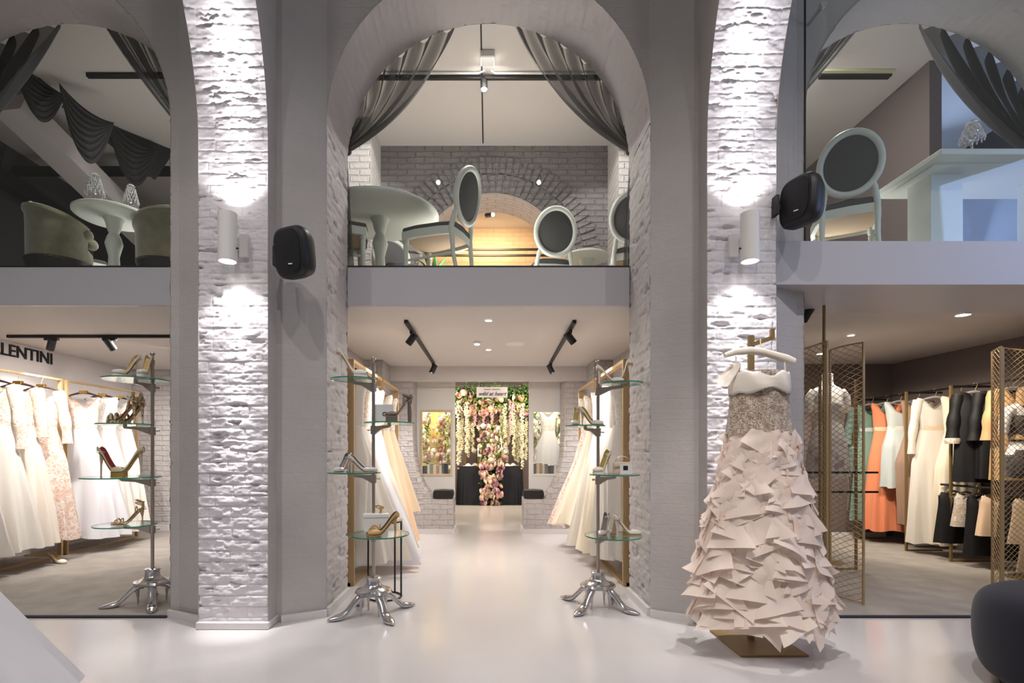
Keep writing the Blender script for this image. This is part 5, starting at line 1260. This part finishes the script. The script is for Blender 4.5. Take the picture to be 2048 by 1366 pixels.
# ------------------------------------------------------------------ left upper room: beam and festoon drapes
a, b = W(20, 205, 5.4), W(300, 480, 7.2); tag(MB().bar(a, b, .34, .22).build('ceiling_beam', M['plaster'], smooth=False), 'pale sloping beam crossing the dark left upper room', 'beam')
a, b = W(-40, 330, 5.9), W(120, 430, 7.2); tag(MB().bar(a, b, .16, .16).build('handrail_beam', M['black'], smooth=False), 'black sloping rail in dark left upper room', 'rail')
tag(MB().box(-6, -2.4, 6.6, 6.7, zat(345, 6.6), zat(332, 6.6)).build('ceiling_rail', M['black'], smooth=False), 'black horizontal rail deep in the left upper room', 'rail')
t = thing('track_light', 'thin black rail on the left upper room ceiling', 'track light', (-3.6, 5.3, UC-.02)); MB().box(-.45,.65,-.02,.02,-.02,.018).build('rail', M['black'], parent=t)
t = thing('ceiling_slot', 'black linear slot on the right upper room ceiling', 'ceiling vent', (0, 5.3, UC-.02)); MB().box(xat(1640,5.3),xat(1780,5.3),-.03,.03,-.02,.018).build('slot', M['black'], parent=t)
MB().box(xat(1640,5.3),xat(1780,5.3),-.07,-.03,.0,.018).build('trim', mat('cream_trim', srgb(200,196,160), .5), parent=t)
def swag(label, A_, B_, drop, n=8):
    A_, B_ = Vector(A_), Vector(B_); t = thing('festoon_drape', label, 'drape', A_, 0, 'black festoon drapes')
    def fn(u, v):
        p = A_.lerp(B_, u); s = 1-(2*u-1)**2
        p.z -= drop*(.12+.88*v)*s; p.y += -.07*math.sin(PI*v)*s+.022*math.sin(v*n*2*PI)*(s**.5)
        return p
    mb = MB(); mb.grid(fn, 30, 90).build('swag', M['drape'], parent=t, world=True)
swag('black festoon drape highest on the sloping beam', W(20, 90, 5.2), W(130, 190, 5.5), .5)
swag('large black festoon drape in the middle of sloping beam', W(118, 165, 5.35), W(228, 245, 5.6), .62)
swag('lowest black festoon drape near the left arch jamb', W(212, 230, 6.1), W(315, 300, 6.42), .62)
tag(MB().bar(W(110, 150, 5.75), W(330, 330, 6.6), .05, .5).build('ceiling_panel', M['drape'], smooth=False), 'dark pelmet behind the festoon drapes', 'pelmet')
light('AREA', 'upper_left_light', (-2.9, 5.0, UC-.5), 20, NEUT, (-3.2, 5.2, 3), .4)  # unseen light added to brighten the upper left room
light('SPOT', 'upper_left_beam', (-3.0, 4.7, UC-.1), 22, NEUT, (-4.0, 5.1, 3.2), .04, spot=60)
light('AREA', 'upper_right_light', (3.0, 4.9, UC-.08), 22, NEUT, (3.2, 5.4, 3), .4)  # added without a fitting to brighten the upper right ceiling
# glowing blue pane far behind the rectangular table
z0, z1 = FT+.3, FT+1.45
o = struct(MB().box(4.75, 5.95, 7.18, 7.2, z0, z1).build('window_6', mat('glowing_blue_pane', srgb(150, 180, 230), .4, emis=(.45, .62, 1, 1), estr=1.6), smooth=False)); o['label'] = 'blue glowing pane deep behind the right glass'
light('AREA', 'upper_blue_light', (5.5, 6.6, 3.9), 30, (.42, .6, 1), (4.2, 4.3, 3.1), .9)
# ------------------------------------------------------------------ flower room at the end of the corridor
for s, nm in ((-1, 'left'), (1, 'right')):
    a, b = sorted((s*.50, s*.80)); t = thing('seat_cushion', 'black seat cushion on the brick bench at %s of passage' % nm, 'cushion', ((a+b)/2, 7.62, .502), 0, 'cushions on the brick benches')
    w = (b-a)/2; MB().grid(lambda u, v: Vector((w*math.copysign(abs(math.cos(2*PI*u))**.3, math.cos(2*PI*u))*(.9+.1*math.sin(PI*v)), .13*math.copysign(abs(math.sin(2*PI*u))**.3, math.sin(2*PI*u)), .12*v)), 40, 6, True).build('cover', M['chairf'] if 0 else M['black'], parent=t)
    MB().grid(lambda u, v: Vector((w*.9*(1-v)*math.copysign(abs(math.cos(2*PI*u))**.3, math.cos(2*PI*u)), .13*(1-v)*math.copysign(abs(math.sin(2*PI*u))**.3, math.sin(2*PI*u)), .12+.015*v)), 40, 4, True).build('top_panel', M['chairf'], parent=t)
TY = 11.45
t = thing('banquet_table', 'table under floor length navy cloth at end of the passage', 'table', ((xat(915,TY)+xat(1045,TY))/2, TY+.35, 0))
hw = (xat(1045,TY)-xat(915,TY))/2
MB().box(-hw,hw,-.35,.35,.78,.815).build('table_top', M['wood'], parent=t)
for sx_ in (-1, 1):
    for sy_ in (-1, 1): MB().box(sx_*(hw-.05)-.02, sx_*(hw-.05)+.02, sy_*.3-.02, sy_*.3+.02, 0, .78).build('leg', M['wood'], parent=t)
tabx = t.location.x
def cl(u, v):
    a = 2*PI*u; k = .18; cx_ = math.copysign(abs(math.cos(a))**k, math.cos(a)); sy_ = math.copysign(abs(math.sin(a))**k, math.sin(a)); f = 1+.035*v+.018*v*math.sin(34*a+2*math.sin(3*a))
    return Vector((hw*1.01*cx_*f, .37*sy_*(1+.12*v+.05*v*math.sin(34*a)), .822*(1-v)+.006))
t2 = thing('tablecloth', 'floor length navy tablecloth on the far table', 'tablecloth', (tabx, TY+.35, 0))
mb = MB(); mb.grid(cl, 200, 8, True); mb.grid(lambda u, v: Vector((cl(u, 0).x*(1-v), cl(u, 0).y*(1-v), .828)), 200, 2, True); mb.build('cloth', M['navy'], parent=t2)
# roses
cols = {'pink': (226, 178, 176), 'blush': (238, 208, 192), 'cream': (240, 228, 200), 'mauve': (176, 130, 150), 'white': (242, 238, 230), 'peachr': (238, 190, 160)}
for k_, c_ in cols.items(): M['rose_'+k_] = mat('rose_'+k_, srgb(*c_), .7, var=.2, vscale=30)
M['foliage'] = mat('foliage', srgb(86, 118, 62), .6, col2=srgb(40, 66, 30), vscale=14)
M['foliage2'] = mat('foliage_light', srgb(150, 176, 80), .6, col2=srgb(92, 120, 50), vscale=14)
M['wist'] = mat('wisteria_white', srgb(236, 230, 204), .7, col2=srgb(170, 176, 110), vscale=40, cut=.42)
M['wistp'] = mat('wisteria_pink', srgb(226, 186, 194), .7, col2=srgb(170, 150, 110), vscale=40, cut=.42)
def rose_mb(r, seed=0):
    rn = random.Random(seed); mb = MB(); mb.ball((0,0,0), r*.45, 8)
    for ly, (rr, n, op) in enumerate(((.62, 4, .35), (.85, 5, .6), (1.05, 6, .95))):
        for k in range(n):
            a = 2*PI*k/n+ly+rn.random()*.4
            def fn(u, v):
                th = a+(u-.5)*2.0; rad = r*rr*(.25+.75*math.sin(v*PI/2))*(1+.12*math.sin(PI*u)); z = r*(v*1.0-.6)*(1.05-op*.6)
                return Vector((rad*math.cos(th), rad*math.sin(th), z+r*.12*math.cos(PI*(u-.5))))
            mb.grid(fn, 4, 3)
    return mb
def leaf_cluster(mb, c, n, spread, size, rn, flat=1.0):
    for _ in range(n):
        p = Vector(c)+Vector((rn.uniform(-1,1)*spread[0], rn.uniform(-1,1)*spread[1], rn.uniform(-1,1)*spread[2]))
        d = Vector((rn.uniform(-1,1), rn.uniform(-1,1), rn.uniform(-1,.6))).normalized(); e = d.orthogonal().normalized()*size*.3; L = size*rn.uniform(.6, 1.2)
        up = d.cross(e).normalized()*size*.12
        mb.add([p, p+d*L*.5+e, p+d*L+up, p+d*L*.5-e, p+d*L*.5-up], [(0,1,4),(1,2,4),(2,3,4),(3,0,4)])
protos = {k_: rose_mb(.045, i).build('rose', M['rose_'+k_]) for i, k_ in enumerate(cols)}
def roses(root, pts, names, rn, sc_=(.8, 1.25)):
    first = {}
    for p in pts:
        k_ = rn.choice(names); o = protos[k_].copy(); C.objects.link(o); o.parent = root; o.location = Vector(p)-root.location
        s = rn.uniform(*sc_); o.scale = (s,)*3; o.rotation_euler = (PI/2+rn.uniform(-.6,.6), rn.uniform(-.5,.5), rn.uniform(0,6))
rn = random.Random(3)
t = thing('flower_runner', 'trailing runner of pink and cream roses down the navy cloth', 'flower arrangement', (tabx+.02, TY-.05, .84))
pts = []
for k in range(84):
    z = rn.uniform(.03, .98); w = .24-.02*math.sin(z*7); pts.append((tabx+.02+rn.uniform(-w, w), TY-.11-.05*rn.random(), z))
roses(t, pts, ['pink','blush','cream','blush','mauve'], rn, (1.0, 1.6))
mb = MB(); leaf_cluster(mb, (tabx+.02, TY-.07, .5), 420, (.24, .04, .47), .07, rn); mb.build('foliage', M['foliage'], parent=t, smooth=False, world=True)
t = thing('flower_centrepiece', 'tall centrepiece of white and pink flowers on the far table', 'flower arrangement', (tabx+.02, TY+.2, .83))
MB().lathe([(.06,0),(.06,.02),(.015,.04),(.015,.5),(.06,.6)], n=20).build('vase', M['goldp'], parent=t)
pts = [(tabx+.02+rn.gauss(0,.15), TY+.15+rn.gauss(0,.06), rn.uniform(1.0, 1.75)) for _ in range(90)]
roses(t, pts, ['white','white','pink','blush','mauve'], rn, (.8, 1.3))
mb = MB(); leaf_cluster(mb, (tabx+.02, TY+.18, 1.35), 300, (.26, .1, .42), .08, rn); mb.build('foliage', M['foliage2'], parent=t, smooth=False, world=True)
# tableware
for i, (dx, dy, nm) in enumerate(((-.48,.1,'left end'),(-.34,.4,'left rear'),(.38,.1,'right of the roses'),(.52,.4,'right rear'))):
    t = thing('place_setting', 'white plate and napkin at the %s of far table' % nm, 'plate', (tabx+dx, TY+dy, .829), 0, 'plates on the far table')
    MB().lathe([(0,.004),(.09,.006),(.13,.022),(.128,.025),(.09,.012),(0,.01)], n=28).build('plate', M['white'], parent=t)
    MB().grid(lambda u, v: Vector(((u-.5)*.16, (v-.5)*.12, .02+.06*math.sin(PI*u)*math.sin(PI*v))), 8, 8).build('napkin', M['silk'], parent=t)
for i, (dx, dy) in enumerate(((-.26,0),(-.2,.25),(.25,.0),(.3,.3),(-.55,.3))):
    t = thing('candlestick', 'gold candlestick with lit candle, %s on the far table' % ['just left of the roses','behind the left plates','just right of the roses','behind the right plates','at the left rear corner'][i], 'candle', (tabx+dx, TY+dy, .829), 0, 'lit candles on the far table')
    h = .22+.08*(i % 3)
    MB().lathe([(.04,0),(.04,.01),(.01,.02),(.008,h),(.02,h+.01)], n=14).build('stick', M['goldp'], parent=t)
    MB().lathe([(.011,h+.01),(.011,h+.14),(0,h+.142)], n=10).build('candle', M['white'], parent=t)
    MB().ball((0,0,h+.165), .011, 8, sc3=(1,1,2.2)).build('flame', mat('candle_flame_%d' % i, (1,.6,.2,1), emis=(1,.6,.22,1), estr=30), parent=t)
# hanging canopy
Yc = 11.9
t = thing('flower_canopy', 'canopy of leaves and pink flowers across the top of far passage', 'flower arrangement', (0, Yc, 2.45))
mb = MB()
for k in range(26): leaf_cluster(mb, (lerp(-1.05, 1.1, k/25), Yc, 2.42+rn.uniform(-.05,.1)), 60, (.12, .22, .2), .11, rn)
mb.build('foliage', M['foliage'], parent=t, smooth=False, world=True)
mb = MB()
for k in range(22): leaf_cluster(mb, (lerp(-1.0, 1.05, k/21), Yc-.05, 2.3+rn.uniform(-.08,.05)), 34, (.12, .2, .18), .10, rn)
mb.build('foliage', M['foliage2'], parent=t, smooth=False, world=True)
roses(t, [(rn.uniform(-1.0,1.05), Yc-.22+rn.uniform(-.05,.1), rn.uniform(2.0,2.5)) for _ in range(80)], ['pink','mauve','blush','peachr'], rn, (1.0, 1.8))
# hanging strands of blossom
def strand_mb(L, seed):
    rn2 = random.Random(seed); mb = MB(); n = int(L*130)
    for k in range(n):
        z = -L*k/n; r = .05*(1-.55*k/n); a = rn2.uniform(0, 6.3); rr = r*rn2.uniform(.3, 1)
        c = Vector((rr*math.cos(a), rr*math.sin(a), z)); s = rn2.uniform(.014, .024)
        mb.add([c+Vector((s,0,0)), c+Vector((0,s,0)), c+Vector((-s,0,0)), c+Vector((0,-s,0)), c+Vector((0,0,s)), c+Vector((0,0,-s))],
               [(0,1,4),(1,2,4),(2,3,4),(3,0,4),(1,0,5),(2,1,5),(3,2,5),(0,3,5)])
    return mb
sp = [strand_mb(1.1, 1).build('blossom_strand', M['wist'], smooth=False), strand_mb(.9, 2).build('blossom_strand', M['wistp'], smooth=False)]
spots = [(916,11.6,930,0),(924,11.9,900,0),(933,11.5,906,0),(941,12.1,890,0),(950,11.7,852,1),(958,12.0,862,1),(967,11.8,846,1),(975,12.1,870,1),(984,11.7,850,1),(993,12.0,856,1),(1002,11.8,872,0),(1010,11.6,905,0),(1018,12.1,885,0),(1027,11.7,912,0),(1036,11.9,925,0),(1045,11.6,935,0),(1052,12.0,920,0),(1022,11.5,870,1),(929,12.2,880,1),(920,12.05,925,0),(937,12.0,915,0),(946,12.0,905,0),(962,12.05,880,0),(989,12.05,885,0),(1007,12.0,910,0),(1014,12.05,925,0),(1031,12.0,922,0),(1041,12.05,915,0)]
for i, (px, Y, pyb, kd) in enumerate(spots):
    z1 = 2.28-.02*(i % 4); z0 = zat(pyb, Y); o = sp[kd] if i == (0 if kd == 0 else 4) else sp[kd].copy()
    if o.name not in C.objects: C.objects.link(o)
    base = 1.1 if kd == 0 else .9
    o.location = (xat(px, Y), Y, z1); o.scale = (1.1, 1.1, (z1-z0)/base)
    rank = sorted(q[0] for q in spots if q[3] == kd).index(px); tot = sum(1 for q in spots if q[3] == kd)
    od = ['leftmost','second','third','fourth','fifth','sixth','seventh','eighth','ninth','tenth','eleventh','twelfth','thirteenth','fourteenth','fifteenth','sixteenth','seventeenth','eighteenth','nineteenth','twentieth','twenty first','twenty second','twenty third','twenty fourth']
    nm = ('%s cream' if kd == 0 else '%s pink') % (od[rank] if rank < tot-1 else 'rightmost')
    tag(o, nm+' blossom strand'+(' from the left' if 0 < rank < tot-1 else '')+' hanging behind the far table', 'hanging flowers', ('cream' if kd == 0 else 'pink')+' blossom strands of the far canopy')
for k_ in protos: protos[k_].hide_render = True
for k_ in list(protos): bpy.data.objects.remove(protos[k_])
# hanging sign
Ys = 11.2; x0, x1 = xat(953, Ys), xat(1015, Ys); z0, z1 = zat(795, Ys), zat(774, Ys)
t = thing('hanging_sign', 'clear grey hanging sign reading wild at heart above far table', 'sign', ((x0+x1)/2, Ys, (z0+z1)/2))
MB().box(-(x1-x0)/2, (x1-x0)/2, 0, .012, -(z1-z0)/2, (z1-z0)/2).build('board', mat('sign_board', srgb(120, 116, 122), .4), parent=t, bevel=.002)
text('wild at heart', .115, (0, -.004, -.035), (PI/2, 0, 0), M['ink'], parent=t, align='CENTER', shear=.45, bold=.002)
mb = MB()
for q in range(12):
    if q != 5: mb.box(-.17+q*.029, -.152+q*.029, -.004, 0, .05, .068)
mb.build('small_print', M['ink'], parent=t, smooth=False)
for s in (-1, 1): MB().tube([(s*.28, .006, (z1-z0)/2), (s*.28, .006, 2.75-(z0+z1)/2)], .002, 4).build('wire', M['nickel'], parent=t)
# things behind the two windows
t = thing('fabric_panel', 'mustard yellow fabric panel behind the left window', 'fabric', (xat(872, 9.0), 9.0, .0)); 
MB().grid(lambda u, v: Vector(((u-.5)*.62, .02*math.sin(u*30), 2.2*v)), 60, 4).build('cloth', M['yellow'], parent=t, solid=.004)
def bloom(px, Y, z0, z1, names, label, w=.1, n=34):
    t = thing('flower_garland', label, 'flower arrangement', (xat(px, Y), Y, z1)); rn_ = random.Random(int(px))
    MB().tube([(0,0,0),(0,0,CZ-z1)], .003, 5).build('wire', M['nickel'], parent=t)
    mb = MB(); x = xat(px, Y); leaf_cluster(mb, (x, Y, (z0+z1)/2), 160, (w, .08, (z1-z0)/2), .07, rn_); mb.build('foliage', M['foliage2'], parent=t, smooth=False, world=True)
    for k in range(n):
        r_ = rose_cache[rn_.choice(names)].copy(); C.objects.link(r_); r_.parent = t; r_.location = (rn_.gauss(0, w*.6), -.08+rn_.uniform(-.04,.04), rn_.uniform(z0, z1)-z1); r_.scale = (rn_.uniform(.8,1.3),)*3; r_.rotation_euler = (PI/2, 0, rn_.uniform(0, 6))
rose_cache = {k_: rose_mb(.045, 9).build('rose', M['rose_'+k_]) for k_ in ('pink','blush','cream','peachr','white')}
bloom(886, 8.7, .95, 1.75, ['peachr','pink','blush'], 'peach rose garland behind the left window', .1)
bloom(901, 8.5, .7, 1.8, ['cream','white'], 'cream flower garland at the right of left window', .05, 24)
bloom(852, 8.7, 1.0, 1.8, ['cream','blush'], 'pale flower garland at the left of left window', .05, 20)
bloom(1072, 8.8, .9, 1.85, ['cream','white'], 'cream flower garland at the left of right window', .07, 26)
bloom(1118, 8.9, .9, 1.85, ['cream','white'], 'cream flower garland at the right of right window', .05, 24)
for k_ in list(rose_cache): bpy.data.objects.remove(rose_cache[k_])
gown('bridal_gown', 'white ruffled gown seen through the right window', (xat(1096, 8.7), 8.7, 1.86), 0, .0, 1.3, M['lacewhite'], M['white_tulle'], wk=.26, dk=.2, wh=.2, waist=.35, wb=.13, seed=90); MB().tube([(0,0,0),(0,0,CZ-1.86)], .003, 5).build('hanging_wire', M['nickel'], parent=bpy.data.objects[[o.name for o in bpy.data.objects if o.get('label','').startswith('white ruffled gown seen')][0]])
bc = [(40,44,60),(120,126,130),(190,186,176),(60,70,84),(214,190,160),(92,92,96),(210,206,200),(150,120,100)]
for s, (pa, pb), nm in ((0, (845, 903), 'left'), (1, (1066, 1122), 'right')):
    Y = 8.25; xa, xb = xat(pa, Y), xat(pb, Y); zz0 = zat(951, Y)
    tag(MB().box(xa-.03, xb+.03, YP+.06, Y+.1, zz0-.03, zz0).build('book_shelf', M['white'], smooth=False), 'white shelf board behind the %s window' % nm, 'shelf')
    for side in (-1, 1):
        pass
    n = 9; x = xa; rn3 = random.Random(s+4)
    for k in range(n):
        wdt = (xb-xa)/n*rn3.uniform(.75, 1.1)*.92; h = rn3.uniform(.15, .2); c_ = bc[(k*3+s) % 8]
        if x+wdt > xb: break
        t = thing('book', '%s book standing in the row behind the %s window' % (['charcoal','grey green','cream spined','slate blue','tan','mid grey','white','brown'][(k*3+s) % 8]+(' end' if k == 8 else ''), nm), 'book', (x+wdt/2, Y, zz0), 0, 'books behind the %s window' % nm)
        MB().box(-wdt/2, wdt/2, -.07, .07, 0, h).build('cover', mat('book_cover_%d_%d' % (s, k), srgb(*c_), .6), parent=t, smooth=False)
        MB().box(-wdt/2+.003, wdt/2-.003, -.066, .071, h, h+.001).build('pages', M['white'], parent=t, smooth=False)
        x += wdt+.002
tag(MB().box(-3.2, -.75, 9.1, 9.2, 0, 2.7).build('partition_screen', M['plaster'], smooth=False), 'pale partition behind the left window flowers', 'partition')
tag(MB().box(.85, 3.2, 9.1, 9.2, 0, 2.7).build('partition_screen', M['plaster'], smooth=False), 'pale partition behind the right window flowers', 'partition')
